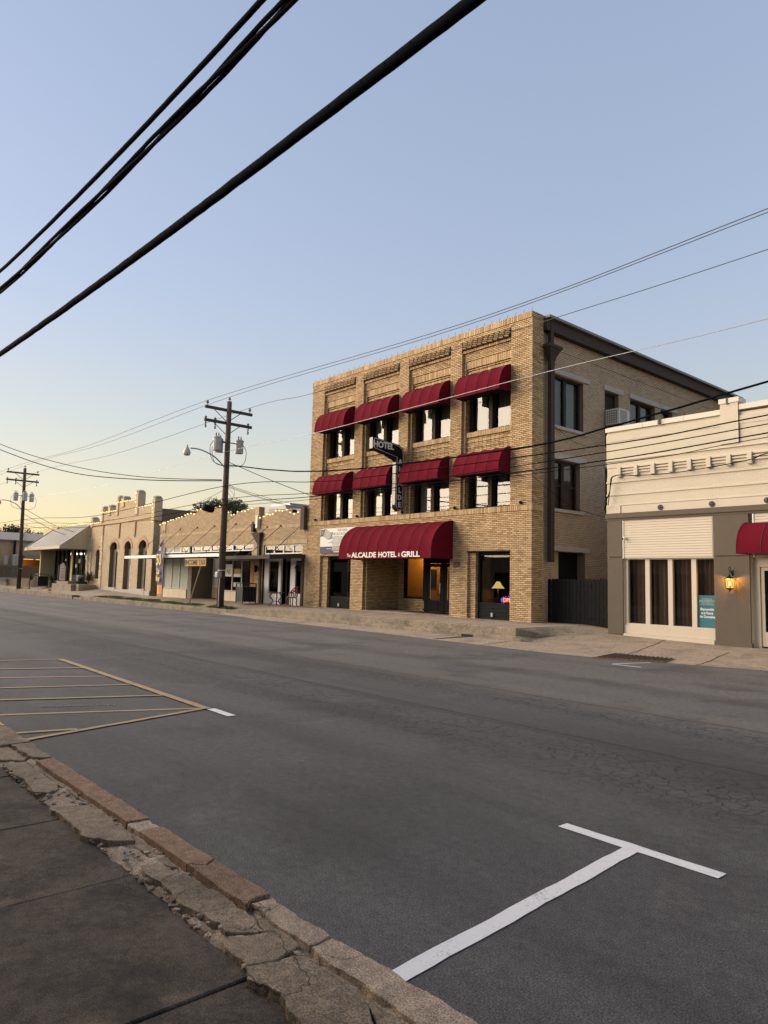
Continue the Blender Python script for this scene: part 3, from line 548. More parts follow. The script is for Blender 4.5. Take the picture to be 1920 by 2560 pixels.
# grass verges
def blades(name, regs, n, hmin, hmax, mat, label, w=.012):
    mb = MB(); tot = sum(abs(r[1] - r[0]) * abs(r[3] - r[2]) for r in regs); rn = random.Random(3)
    for r in regs:
        for i in range(int(n * abs(r[1] - r[0]) * abs(r[3] - r[2]) / tot)):
            x, y = rn.uniform(r[0], r[1]), rn.uniform(r[2], r[3]); 
            if rn.random() > .55 + .6 * math.sin(x * 2.1 + y) * math.sin(y * 3): continue
            z = zfar(x, y) - .005; h = rn.uniform(hmin, hmax); a = rn.uniform(0, 6.28); lx, ly = rn.uniform(-.06, .06), rn.uniform(-.06, .06)
            mb.add([(x - w * math.cos(a), y - w * math.sin(a), z), (x + w * math.cos(a), y + w * math.sin(a), z), (x + lx, y + ly, z + h)], [(0, 1, 2)])
    return tag(mb.build(name, mat), label, 'grass', kind='stuff')
struct(MB().prism([(-50.5, 17.56), (-35.2, 17.56), (-34.6, 17.75), (-36, 18.1), (-42, 18.5), (-50, 18.75)], .1, .3, top=lambda x, y: zfar(x, y) + .008).build('verge_soil', MT['soil']))
struct(MB().prism(jag([(-34.2, 17.56), (-31.7, 17.6), (-31.4, 17.9), (-32.4, 18.25), (-33.8, 18.2)], .2, .08, 4), .1, .3, top=lambda x, y: zfar(x, y) + .008).build('verge_soil', MT['soil']))
blades('grass_verge', [(-50.5, -42, 17.58, 18.65), (-42, -35.4, 17.58, 18.3)], 15000, .04, .11, MT['grass'], 'mown green grass verge along the left kerb under the flag banner')
blades('grass_tuft', [(-34.2, -31.6, 17.58, 18.2)], 2200, .05, .16, MT['grass'], 'patch of weedy grass round the foot of the nearer utility pole')
# ------------------------------------------------------------------ the hotel
YF = 20.5; XL, XR = -29.42, -15.72; Z0 = .45
BAYS = [(-28.40, -25.93), (-25.35, -22.86), (-22.27, -19.78), (-19.17, -16.69)]
hotel = thing('hotel_building', 'three-storey tan brick hotel with maroon awnings and recessed entrance', 'building', (-22.5, 20.5, .45))
F0 = FRONT(YF); FE = EAST(XR); FS = EAST(-15.85)
GFH = [(-28.32, -25.93, Z0, 2.88), (-25.05, -19.67, Z0, 2.95), (-18.75, -16.68, Z0, 2.95)]
bayh = [(a, b, 4.62, 11.28) for a, b in BAYS]; EPS = .022   # bricks of a front stop short of the returning face
fh = [(a - EPS, b, z0, z1) for a, b, z0, z1 in bayh]; gh = [(a - EPS, b, z0, z1) for a, b, z0, z1 in GFH]; gh[1] = (-25.05 - EPS, -19.67, Z0, 2.95); gh[0] = (-28.32 - EPS, -25.93, Z0, 2.88)
br = Bricks()
br.fill(F0, XL, XR - EPS, Z0, 4.40, gh)
br.fill(F0, XL, XR - EPS, 4.62, 11.45, fh)
br.fill(F0, XL, XR, 4.40, 4.62, pat='soldier', d=.035, back=.05)
br.fill(F0, XL, XR - EPS, 11.45, 11.70, pat='soldier', d=.02, back=.04)
br.fill(FE, YF, 21.15, Z0, 4.40); br.fill(FE, YF, 21.15, 4.62, 11.70); br.fill(FE, YF - .03, 21.12, 4.40, 4.62, pat='soldier', d=.03, back=.05)
for a, b in BAYS:
    w0, w1 = a + .13, b - .13
    for s0, s1 in ((a, a + .11 - EPS), (b - .11, b)): br.fill(FRONT(YF), s0, s1, 4.62, 10.9, d=-.12)
    wh = [(w0, w1, 4.62, 6.45), (w0, w1, 7.66, 9.6)]
    P0, P1 = a + .11, b - .11
    br.fill(F0, P0, P1, 4.62, 6.45, wh, d=-.24); br.fill(F0, P0, P1, 6.45, 7.45, pat='stack', d=-.24); br.fill(F0, P0 - .06, P1 + .06, 7.45, 7.66, pat='soldier', d=-.17, back=.08)
    br.fill(F0, P0, P1, 7.66, 10.0, wh, d=-.24)
    for k in range(3): br.fill(F0, P0, P1, 10.0 + k * .0677, 10.0677 + k * .0677, d=-.24 + (.04 if k != 1 else 0))
    for z in (6.62, 6.83, 7.04, 7.25): br.fill(F0, P0, P1, z, z + .0677, pat='stack', d=-.205)
    br.fill(F0, P0, P1, 10.21, 10.52, pat='soldier', d=-.15, back=.1); br.fill(F0, P0, P1, 10.52, 10.85, d=-.12, back=.13)
    br.fill(F0, a, b, 10.85, 10.96, pat='soldier', d=-.05, back=.15)
    for x, y0, y1 in ((a, YF, YF + .12), (a + .11, YF + .12, YF + .24)): br.fill(EAST(x), y0, y1, 4.62, 10.9, pat='stack', L=.12)
    for z0, z1 in ((4.62, 6.45), (7.66, 9.6)): br.fill(EAST(w0), YF + .24, YF + .33, z0, z1, pat='stack', L=.09)
for a, b, z1, st in ((-28.32, -27.86, 2.88, 0), (-18.75, -18.43, 2.95, 0)):
    br.fill(F0, a, b - EPS, Z0, z1, d=-.12); br.fill(EAST(a), YF, YF + .12, Z0, z1, pat='stack', L=.12); br.fill(EAST(b), YF + .12, YF + .27, Z0, z1, pat='stack', L=.15)
br.fill(EAST(-25.05), YF, YF + .14, .47, 2.95, pat='stack', L=.14); br.fill(FRONT(YF + .14), -25.05, -24.93 - EPS, .47, 2.95)
br.fill(EAST(-24.93), YF + .14, 22.55, .47, 2.95); br.fill(FRONT(22.55), -24.93, -24.55, .47, 2.95); br.fill(FRONT(22.55), -24.55, -23.20, .47, 1.02)
br.build('brickwork', MT['brick'], hotel, 300, MT['brick1'])
# corbel table: courses of stretchers set askew under the parapet, one mesh per bay
for a, b in BAYS:
    mb = MB(); n = 9; w = (b - a - .07) / n
    for k in range(4):
        for i in range(n):
            x = a + (i + .5) * w + (k % 2) * .012; z = 10.985 + k * .074; T = Matrix.Translation((x + k * .022, YF - .02, z + .031)) @ Matrix.Rotation(R(20), 4, 'Z')
            bm = bmesh.new(); bmesh.ops.create_cube(bm, size=1); bmesh.ops.scale(bm, vec=(w * .60, .14, .046), verts=bm.verts); mb.bm(bm, T)
    mb.build('corbel_course', MT['brick'], hotel, kind='stuff')
bs = Bricks()
SW = [(21.88, 23.90, 7.72, 9.68), (25.40, 26.46, 7.4, 9.70), (27.35, 29.42, 7.72, 9.72), (29.93, 31.0, 7.72, 9.74), (32.2, 33.6, 7.72, 9.74), (21.84, 23.66, 4.60, 6.44), (25.4, 26.46, 4.4, 6.5), (27.4, 29.4, 4.6, 6.5), (21.84, 24.0, Z0, 3.02)]
bs.fill(FS, 21.13, 37.4, .3, 10.62, SW, jit=.003); bs.fill(FS, 21.13, 37.4, 10.62, 11.12, d=.03, back=.05)
bs.build('side_brickwork', MT['brickside'], hotel)
# masonry behind the bricks, floors, roof
mb = MB()
mh = [(a - .018, b, z0, z1) for a, b, z0, z1 in bayh + GFH]
mb.wall(F0, XL, XR - .018, Z0 - .3, 11.45, mh, -.14, -.016)
for a, b in BAYS:
    wh = [(a + .112, b - .13, 4.62, 6.45), (a + .112, b - .13, 7.66, 9.6)]
    mb.wall(F0, a - .02, b + .02, 4.62, 11.28, [(a + .092, b - .11, 4.62, 10.9)], -.2, -.136); mb.wall(F0, a - .02, b + .02, 4.4, 11.3, wh, -.42, -.256)
for a, b, z in ((-28.32, -27.86, 2.88), (-18.75, -18.43, 2.95)): mb.fbox(F0, a - .02, b - .016, Z0 - .2, z, -.42, -.136)
mb.fbox(F0, -25.3, -25.066, .3, 3.2, -2.4, -.14); mb.fbox(F0, -25.07, -24.946, .3, 3.0, -2.3, -.156); mb.fbox(F0, -25.06, -24.55, .3, 3.0, -2.3, -2.066); mb.fbox(F0, -24.55, -23.2, .3, 1.01, -2.3, -2.066)
mb.fbox(F0, -19.67, -19.2, .3, 3.2, -2.6, -.141); mb.wall(F0, XL, XR - .02, 3.2, 4.4, [], -.42, -.141)
mb.box(XL, XR - .016, YF + .145, 21.14, 11.0, 11.69); mb.box(XL + .02, XR - .02, 20.51, 21.13, 11.44, 11.685)
mb.box(-15.95, XR - .016, YF + .1, 21.14, .2, 11.0)
mb.box(XL, XL + .35, YF + .145, 37.4, 0, 11.3); mb.box(XL + .35, -16.2, 37.1, 37.4, 0, 11.1)
mb.build('masonry', MT['mortar'], hotel)
MB().wall(FS, 21.145, 37.4, .0, 11.12, SW, -.4, -.014).build('side_masonry', MT['mortarpale'], hotel)
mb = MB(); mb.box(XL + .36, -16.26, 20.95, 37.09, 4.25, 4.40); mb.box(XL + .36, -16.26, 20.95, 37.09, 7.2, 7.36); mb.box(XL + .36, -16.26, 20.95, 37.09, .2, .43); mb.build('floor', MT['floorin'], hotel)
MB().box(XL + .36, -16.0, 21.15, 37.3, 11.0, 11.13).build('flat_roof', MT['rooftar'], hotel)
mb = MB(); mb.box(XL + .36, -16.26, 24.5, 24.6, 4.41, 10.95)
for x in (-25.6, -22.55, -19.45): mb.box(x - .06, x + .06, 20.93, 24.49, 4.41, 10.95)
mb.box(-19.3, -19.2, 22.6, 26, .44, 4.24); mb.box(-19.19, -16.26, 25, 25.1, .44, 4.24); mb.box(-29, -25.4, 25, 25.1, .44, 4.24); mb.box(-26.75, -26.65, 20.95, 24.99, .44, 4.24); mb.build('partition', MT['interior'], hotel)  # last box is added to keep lobby light out of the left room
# eave, gutter, downpipe
MB().box(-15.95, -15.58, 21.16, 37.6, 11.125, 11.56).build('eave_board', MT['brownmetal'], hotel)
MB().box(-15.84, -15.44, 21.16, 37.7, 11.565, 11.66).build('gutter', MT['roofmetal'], hotel)
dp = MB().box(-15.70, -15.56, 21.40, 21.58, 10.4, 11.56).box(-15.70, -15.54, 21.38, 21.60, 2.6, 10.05).build('downpipe', MT['brownmetal'], hotel)
hd = MB(); ring = lambda w, z: [(-15.71, 21.49 - w, z), (-15.62 + w * .6, 21.49 - w, z), (-15.62 + w * .6, 21.49 + w, z), (-15.71, 21.49 + w, z)]
vs = ring(.13, 10.0) + ring(.2, 10.2) + ring(.33, 10.42) + ring(.40, 10.46) + ring(.40, 10.56)
hd.add(vs, [(4 * i + j, 4 * i + (j + 1) % 4, 4 * i + 4 + (j + 1) % 4, 4 * i + 4 + j) for i in range(4) for j in range(4)] + [(16, 17, 18, 19)]).build('hopper_head', MT['brownmetal'], dp)
# upper windows
def upper_window(a, b, z0, z1, drape):
    w0, w1 = a + .13, b - .13; cx = (w0 + w1) / 2; y = YF + .33; fr = MB(); t = .055
    fr.box(w0, w0 + t, y, y + .2, z0, z1); fr.box(w1 - t, w1, y, y + .2, z0, z1); fr.box(w0 + t, w1 - t, y, y + .2, z0, z0 + .05); fr.box(w0 + t, w1 - t, y, y + .2, z1 - .06, z1)
    f = fr.build('window', MT['frame'], hotel)
    MB().bbox(cx - .10, cx + .10, y - .03, y + .22, z0 + .05, z1 - .06, .01).build('mullion', MT['frame'], f)
    for p, q in ((w0 + t, cx - .10), (cx + .10, w1 - t)):
        s = MB(); yy = y + .13; k = .035
        s.box(p, p + k, yy, yy + .05, z0 + .05, z1 - .06); s.box(q - k, q, yy, yy + .05, z0 + .05, z1 - .06); s.box(p + k, q - k, yy, yy + .05, z0 + .05, z0 + .09); s.box(p + k, q - k, yy, yy + .05, z1 - .1, z1 - .06); s.build('sash', MT['frame'], f)
        MB().box(p + k, q - k, yy + .02, yy + .03, z0 + .09, z1 - .1).build('pane', MT['glass'], f)
        c = MB(); n = 22; L = (q - p) * drape
        vs = [(p + L * i / n, y + .34 + .035 * math.sin(i * 1.9), z) for i in range(n + 1) for z in (z0 + .05, z1 - .05)]
        c.add(vs, [(2 * i, 2 * i + 2, 2 * i + 3, 2 * i + 1) for i in range(n)]).build('curtain', MT['curtain'], f)
for i, (a, b) in enumerate(BAYS):
    upper_window(a, b, 4.62, 6.45, (.5, .6, .75, .5)[i]); upper_window(a, b, 7.66, 9.6, (.6, .7, .8, .6)[i])
# shop windows on the ground floor
def shop_window(x0, x1, z0, zs, z1, y):
    f = MB(); t = .09
    f.box(x0, x0 + t, y, y + .12, zs, z1); f.box(x1 - t, x1, y, y + .12, zs, z1); f.box(x0 + t, x1 - t, y, y + .12, z1 - t, z1); f.box(x0 + t, x1 - t, y - .02, y + .12, zs, zs + .06)
    f = f.build('window', MT['black'], hotel); MB().box(x0 + t, x1 - t, y + .05, y + .06, zs + .06, z1 - t).build('pane', MT['glassdark'], f)
    mb = MB(); n = 4
    for i in range(n): mb.box(x0, x1, y - (.012 if i % 2 else .0), y + .1, z0 + (zs - z0) * i / n + .004, z0 + (zs - z0) * (i + 1) / n - .004)
    p = mb.build('panel', MT['blackwood'], hotel)
    cx = x0 + (x1 - x0) * .42; MB().bbox(cx - .055, cx + .055, y - .07, y - .013, z0 + .10, z0 + .25, .01).build('outlet_cover', MT['plastic'], p)
shop_window(-18.43, -16.68, Z0, 1.0, 2.93, YF + .27); shop_window(-27.86, -25.93, Z0, .96, 2.86, YF + .27)
MB().box(-18.78, -16.66, YF - .012, YF + .3, 2.95, 3.0).build('lintel', MT['black'], hotel); MB().box(-28.34, -25.91, YF - .01, YF + .3, 2.88, 2.93).build('lintel', MT['black'], hotel)
# recessed entrance
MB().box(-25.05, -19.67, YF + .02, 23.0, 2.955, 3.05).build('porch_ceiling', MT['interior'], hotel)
MB().box(-25.05, -19.67, YF + .02, 22.5, .40, .485).build('porch_floor', MT['concrete'], hotel)
f = MB(); f.box(-24.55, -24.45, 22.55, 22.68, 1.02, 2.94); f.box(-24.45, -23.28, 22.55, 22.68, 1.02, 1.12); f.box(-24.45, -23.28, 22.55, 22.68, 2.84, 2.94); f.box(-23.28, -23.18, 22.55, 22.68, .48, 2.94)
f = f.build('entrance_window', MT['black'], hotel); MB().box(-24.45, -23.28, 22.6, 22.61, 1.12, 2.84).build('pane', MT['glassdark'], f)
def leaf(x0, x1, parent, nm):
    d = MB(); d.box(x0, x0 + .11, 22.56, 22.62, .5, 2.6); d.box(x1 - .11, x1, 22.56, 22.62, .5, 2.6); d.box(x0 + .11, x1 - .11, 22.56, 22.62, .5, 1.0); d.box(x0 + .11, x1 - .11, 22.56, 22.62, 2.46, 2.6); d.box(x0 + .2, x1 - .2, 22.545, 22.56, .58, .9)
    d = d.build(nm, MT['black'], parent); MB().box(x0 + .11, x1 - .11, 22.585, 22.593, 1.0, 2.46).build('pane', MT['glassdark'], d)
    for k in range(2): MB().box(x0 + .15 + k * .02, x0 + .16 + k * .02, 22.575, 22.583, 1.05, 2.4).build('lead_strip', MT['lampglass'], d)
    return d
d = leaf(-23.0, -22.12, hotel, 'door'); leaf(-21.95, -21.0, hotel, 'door')
MB().bbox(-22.2, -22.15, 22.50, 22.56, 1.32, 1.75, .012).build('handle', MT['galv'], d)
mb = MB(); mb.box(-23.18, -23.0, 22.55, 22.68, .48, 2.94); mb.box(-22.11, -21.96, 22.54, 22.68, .48, 2.94); mb.box(-20.98, -19.68, 22.55, 22.68, .48, 2.94); mb.box(-23.0, -22.115, 22.55, 22.68, 2.61, 2.94); mb.box(-21.955, -20.985, 22.55, 22.68, 2.61, 2.94); mb.build('door_frame', MT['black'], hotel)
MB().box(-23.4, -20.6, 21.3, 22.4, .487, .497).build('door_mat', MT['black'], hotel)
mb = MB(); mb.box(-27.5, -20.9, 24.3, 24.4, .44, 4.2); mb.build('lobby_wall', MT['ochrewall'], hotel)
MB().box(-24.95, -24.2, 24.24, 24.29, 1.55, 2.4).build('picture', MT['black'], hotel)
li = bpy.data.lights.new('lobby_lamp', 'POINT'); li.energy = 120; li.color = (1, .62, .28); li.shadow_soft_size = .15
lo = link('lobby_lamp', li, hotel, loc=(-24.7, 23.4, 3.3))
pl = MB().prism([(-19.46, 0), (-19.12, 0), (-19.12, .16), (-19.2, .2), (-19.38, .2), (-19.46, .16)], 0, .02).build('number_plaque', MT['darkmetal'], hotel)
pl.data.transform(Matrix.Translation((0, YF - .005, 2.39)) @ Matrix.Rotation(R(90), 4, 'X'))
text('numerals', '614', .12, MT['greyink'], pl, (-19.29, YF - .029, 2.48), ext=.003)
for x in (-16.16, -19.40, -22.45, -25.51, -28.74):
    MB().lathe([(.05, 0), (.06, .05), (.045, .1), (.0, .12)], (x, YF - .07, 4.64), 8).build('floodlight', MT['black'], hotel)
me = MB().tube([(0, 0, 0), (.02, -.02, .07), (.07, -.05, .10)], .006, 4)
base = me.build('light_clip', MT['darkmetal'], hotel); base.location = (XL + .2, YF + .02, 11.70)
for i in range(1, 36): link('light_clip', base.data, hotel, loc=(XL + .2 + i * .385, YF + .02, 11.70))
# side windows with stone lintels and sills
for k, (y0, y1, z0, z1) in enumerate(SW):
    if k == 8: continue
    x = -16.03; f = MB(); t = .07
    f.box(x - .1, x, y0, y0 + t, z0, z1); f.box(x - .1, x, y1 - t, y1, z0, z1); f.box(x - .1, x, y0 + t, y1 - t, z0, z0 + t); f.box(x - .1, x, y0 + t, y1 - t, z1 - t, z1)
    if k in (0, 2, 5, 7, 4): f.box(x - .1, x + .02, (y0 + y1) / 2 - .08, (y0 + y1) / 2 + .08, z0 + t, z1 - t)
    f = f.build('side_window', MT['frame'], hotel)
    if k in (1, 6): MB().box(x - .08, x - .05, y0 + t, y1 - t, z0 + t, z1 - t).build('door_leaf', MT['frame'], f)
    else: MB().box(x - .06, x - .05, y0 + t, y1 - t, z0 + t, z1 - t).build('pane', MT['glassdark'] if k != 5 else MT['glassdark'], f)
    if k == 5:
        for a, b in ((y0 + t, (y0 + y1) / 2 - .08), ((y0 + y1) / 2 + .08, y1 - t)): MB().box(x - .05, x - .01, a, b, 5.48, 5.54).build('meeting_rail', MT['frame'], f)
    if k not in (1, 6, 5):
        c = MB(); n = 30; vs = [(x - .18 + .03 * math.sin(i * 1.7), y0 + (y1 - y0) * i / n, z) for i in range(n + 1) for z in (z0, z1)]
        c.add(vs, [(2 * i, 2 * i + 2, 2 * i + 3, 2 * i + 1) for i in range(n)]).build('curtain', MT['curtain'], f)
    elif k == 5: MB().box(x - .2, x - .16, y0, y1, z0, z1).build('blind', MT['curtainbrown'], f)
    MB().box(-16.1, -15.80, y0 - .08, y1 + .40 if k != 1 else y1 + .3, z1 + .03, z1 + .23).build('stone_lintel', MT['stone'], f)
    if k not in (1, 6): MB().box(-16.1, -15.77, y0 - .06, y1 + .16, z0 - .12, z0 - .003).build('stone_sill', MT['stone'], f)
MB().box(-16.2, -15.83, 21.76, 24.28, 3.05, 3.22).build('stone_lintel', MT['stone'], hotel)
MB().box(-16.28, -16.2, 21.84, 22.75, Z0, 3.02).build('side_door', MT['stucco'], hotel); MB().box(-16.3, -16.22, 22.75, 24.0, Z0, 3.02).build('side_door', MT['black'], hotel)

# ------------------------------------------------------------------ awnings
def awning(name, label, x0, x1, zb, zt, proj, val, ribs, group, yw=YF, n=12):
    t = thing(name, label, 'awning', ((x0 + x1) / 2, yw, zb), group)
    prof = [(yw - proj, zb), (yw - proj, zb + val)] + [(yw - proj * math.cos(R(90) * i / n), zb + val + (zt - zb - val) * math.sin(R(90) * i / n)) for i in range(1, n + 1)]
    segs = ribs * 6; m = len(prof); vs = []
    for i in range(segs + 1):
        x = x0 + (x1 - x0) * i / segs; sag = .019 * math.sin(math.pi * (i % 6) / 6)
        for j, (y, z) in enumerate(prof): k = sag * (1 if 1 < j < m - 1 else (.3 if j else 0)); vs.append((x, y + k * (yw - y) / proj, z - k * .9))
    c = MB().add(vs, [(i * m + j, (i + 1) * m + j, (i + 1) * m + j + 1, i * m + j + 1) for i in range(segs) for j in range(m - 1)]).build('cover', MT['maroon'], t, smooth=True)
    for x in (x0, x1):
        e = MB(); pts = [(x, y, z) for y, z in prof] + [(x, yw, zb)]; e.add(pts, [tuple(range(len(pts)))]); e.build('end_panel', MT['maroon'], t)
    for i in range(ribs + 1):
        x = x0 + (x1 - x0) * i / ribs; MB().tube([(x, y - .003, z + .003) for y, z in prof], .009, 5).build('rib', MT['maroonrib'], t)
    MB().box(x0 + .01, x1 - .01, yw - proj + .012, yw - .004, zb + .03, zb + .036).build('soffit', MT['black'], t)
    MB().tube([(x0, yw - proj + .02, zb + .02), (x1, yw - proj + .02, zb + .02)], .014, 6).build('front_bar', MT['darkmetal'], t)
    return t
nth = ['leftmost', 'second from left', 'third from left', 'rightmost']
for i, (a, b) in enumerate(BAYS):
    awning('window_awning', 'maroon barrel awning over the %s top-floor hotel window' % nth[i], b - 2.26, b + .0, 8.86, 9.86, .68, .14, 4, 'top-floor window awnings')
    awning('window_awning', 'maroon barrel awning over the %s middle-floor hotel window' % nth[i], b - 2.26, b + .0, 5.82, 6.80, .68, .14, 4, 'middle-floor window awnings')
big = awning('entrance_awning', 'wide maroon barrel awning lettered with the hotel name over the entrance', -25.25, -19.52, 2.70, 4.20, 1.21, .30, 9, None, n=16)
for body, x0, x1, sz in (('ALCALDE', -24.36, -22.72, .30), ('HOTEL', -22.57, -21.46, .30), ('GRILL', -21.17, -20.11, .30)):
    o = text('lettering', body, sz, MT['white'], big, (0, 0, 0), bold=.008)
    xs_ = [v.co.x for v in o.data.vertices]; s = (x1 - x0) / (max(xs_) - min(xs_)); mn = min(xs_)
    for v in o.data.vertices: v.co.x = x0 + (v.co.x - mn) * s; v.co.y += YF - 1.21 - .012; v.co.z += 2.845
text('lettering', 'The', .21, MT['white'], big, (-24.55, YF - 1.222, 2.84), sx=.8, bold=.001); text('lettering', '&', .22, MT['white'], big, (-21.31, YF - 1.222, 2.84), sx=.7, bold=.002)

# ------------------------------------------------------------------ things on the hotel
sg = thing('blade_sign', 'black projecting neon sign reading HOTEL and ALCALDE', 'sign', (-22.57, 20.4, 4.7))
arc = [(20.47 - .42 * (1 - math.cos(R(a))), 7.16 + .42 * math.sin(R(a))) for a in range(0, 91, 15)]
base = [20.05 + .21 - .21 * math.cos(R(a)) for a in range(0, 181, 30)]
out = [(18.74, 7.20), (18.74, 7.68)] + [(y, z) for y, z in reversed(arc)]
out[1] = (18.74, 7.70)
out += [(20.47, 4.95)] + [(20.26 + .21 * math.cos(R(a)), 4.95 - .21 * math.sin(R(a))) for a in range(30, 180, 30)] + [(20.05, 4.95), (20.05, 6.85), (19.95, 6.92), (19.85, 6.93), (19.75, 7.0), (19.62, 7.0), (19.5, 7.07), (19.3, 7.09)]
def yz_prism(poly, x0, x1): 
    n = len(poly); return MB().add([(x0, y, z) for y, z in poly] + [(x1, y, z) for y, z in poly], [tuple(range(n)), tuple(range(2 * n - 1, n - 1, -1))] + [(i, (i + 1) % n, n + (i + 1) % n, n + i) for i in range(n)])
yz_prism(out, -22.68, -22.46).build('body', MT['black'], sg)
MB().box(-22.67, -22.47, 18.725, 18.738, 7.22, 7.68).build('end_cap', MT['whitedirty'], sg)
MB().box(-22.67, -22.47, 20.035, 20.048, 5.0, 6.8).build('end_cap', MT['whitedirty'], sg)
text('letter', 'HOTEL', .36, MT['neontube'], sg, (-22.452, 19.32, 7.41), (R(90), 0, R(90)), ext=.012, bold=.010)
for i, ch in enumerate('ALCALDE'): text('letter', ch, .30, MT['neontube'], sg, (-22.452, 20.27, 6.83 - i * .305), (R(90), 0, R(90)), ext=.012, bold=.009)
for pts in ([(18.80, 7.65), (20.0, 7.53), (20.25, 7.46), (20.38, 7.32), (20.43, 7.15), (20.43, 4.95), (20.34, 4.80), (20.18, 4.80), (20.09, 4.95), (20.09, 7.02), (18.80, 7.25), (18.80, 7.65)],):
    MB().tube([(-22.45, y, z) for y, z in pts], .010, 5).build('neon_border', MT['neontube'], sg)
for z in (7.45, 5.2): MB().box(-22.6, -22.54, 20.47, 20.53, z - .05, z + .05).build('bracket', MT['darkmetal'], sg)

bn = thing('sale_banner', 'white FOR SALE banner with a flag print on the hotel front', 'banner', (-27.05, 20.45, 3.03))
MB().box(-28.30, -25.62, YF - .05, YF - .035, 3.36, 4.22).build('sheet', MT['sheetwhite'], bn); MB().box(-28.30, -25.62, YF - .05, YF - .035, 3.03, 3.358).build('footer', MT['navy'], bn)
yb = YF - .052
text('print', 'FOR SALE:', .17, MT['ink'], bn, (-26.55, yb, 4.11), ext=.001); text('print', 'THE ALCALDE HOTEL', .17, MT['ink'], bn, (-26.55, yb, 3.94), ext=.001)
for i, s in enumerate(('Renovated Historic Boutique Hotel', 'In a Vibrant Downtown Atmosphere Near', '16 Rooms with Multiple Suites', 'Dining Room, Bar, Kitchen, and Private', 'Conversation room with Seats and Door Private', 'Perfect Creative Opportunity for', 'Short-Term Rentals, or Office')):
    text('print', s, .088, MT['greyink'], bn, (-26.75, yb, 3.81 - i * .066), ext=.001)
for z, a_, b_, h_ in ((3.315, -27.35, -26.35, .018), (3.255, -27.75, -27.4, .016), (3.255, -27.34, -26.1, .016), (3.20, -27.35, -26.4, .016), (3.115, -27.2, -26.75, .036)):
    MB().box(a_, b_, yb - .001, yb + .001, z - h_, z + h_).build('print', MT['whitedirty'], bn)
for i in range(7):
    mb = MB(); vs = []
    for k in range(9): u = k / 8; x = -28.05 + .75 * u - i * .01; z = 4.17 - i * .055 - .12 * u + .05 * math.sin(u * 6 + i * .2); vs += [(x, yb, z), (x, yb, z - .028)]
    mb.add(vs, [(2 * k, 2 * k + 2, 2 * k + 3, 2 * k + 1) for k in range(8)]).build('flag_stripe', MT['ink'], bn)
mb = MB().add([(-28.28, yb - .001, 4.18), (-27.92, yb - .001, 4.17), (-27.98, yb - .001, 3.92), (-28.28, yb - .001, 3.82)], [(0, 1, 2, 3)]); mb.build('flag_canton', MT['ink'], bn)
st = MB()
for i in range(5):
    for j in range(4): st.box(-28.25 + i * .062, -28.22 + i * .062, yb - .004, yb - .003, 3.93 + j * .058, 3.955 + j * .058)
st.build('flag_star', MT['sheetwhite'], bn)

op = thing('open_sign', 'red and blue lit OPEN sign in the ground-floor hotel window', 'sign', (-17.05, 20.92, 1.02))
MB().box(-17.42, -16.72, 20.93, 20.95, 1.03, 1.33).build('backing', MT['black'], op)
text('lettering', 'OPEN', .20, MT['neonred'], op, (-17.07, 20.92, 1.18), ext=.003, bold=.002, sx=1.05)
for i in range(16):
    a = 2 * math.pi * i / 16; MB().ball((-17.07 + .36 * math.cos(a) * .97, 20.92, 1.18 + .145 * math.sin(a)), .011, 6, 4).build('led', MT['neonblue'], op)
tl = thing('table_lamp', 'lit table lamp with a yellow bell shade inside the hotel window', 'lamp', (-18.65, 22.2, .44))
MB().lathe([(.07, 0), (.11, -.07), (.17, -.17), (.26, -.27)], (-18.65, 22.2, 1.87), 16).build('lamp_shade', MT['lampshade'], tl, smooth=True)
MB().lathe([(.10, 0), (.10, .03), (.03, .06), (.07, .16), (.03, .3), (.015, .4), (.0, .41)], (-18.65, 22.2, 1.20), 12).build('lamp_base', MT['brownmetal'], tl, smooth=True)
MB().lathe([(.32, .74), (.32, .70), (.03, .68), (.03, .05), (.2, .02), (.2, 0)], (-18.65, 22.2, .46), 16).build('stand', MT['bark'], tl)
ll = bpy.data.lights.new('lamp_bulb', 'POINT'); ll.energy = 5; ll.color = (1, .66, .3); ll.shadow_soft_size = .05; link('lamp_bulb', ll, tl, loc=(-18.65, 22.2, 1.70))
cl = thing('curtain_lamp', 'amber lamp glowing behind the leftmost middle-floor hotel window', 'lamp', (-27.55, 21.2, 5.4))
MB().lathe([(.055, 0), (.06, .3), (.05, .62), (.0, .63)], (-27.6, 21.32, 5.62), 10).build('glow_tube', MT['lampamber'], cl); MB().lathe([(.09, -.9), (.09, -.87), (.012, -.85), (.012, 0)], (-27.6, 21.32, 5.62), 8).build('stem', MT['brownmetal'], cl)

ac = thing('air_conditioner', 'white split air conditioner unit on the hotel side wall', 'air conditioner', (-15.5, 25.8, 8.2))
MB().bbox(-15.80, -15.18, 25.36, 26.14, 8.24, 8.88, .02).build('casing', MT['acwhite'], ac)
for i in range(9): MB().box(-15.178, -15.17, 25.44, 25.95, 8.30 + i * .06, 8.325 + i * .06).build('grille_slat', MT['greyink'], ac)
for i in range(6):
    for j in range(5): MB().box(-15.74 + j * .1, -15.67 + j * .1, 25.352, 25.358, 8.30 + i * .09, 8.355 + i * .09).build('louvre', MT['greyink'], ac)
MB().box(-15.84, -15.2, 25.4, 26.2, 8.15, 8.215).build('bracket', MT['darkmetal'], ac); MB().tube([(-15.75, 25.6, 8.92), (-15.7, 25.5, 9.1), (-15.75, 25.9, 9.12), (-15.83, 26.0, 9.4)], .02, 6).build('pipe', MT['black'], ac)

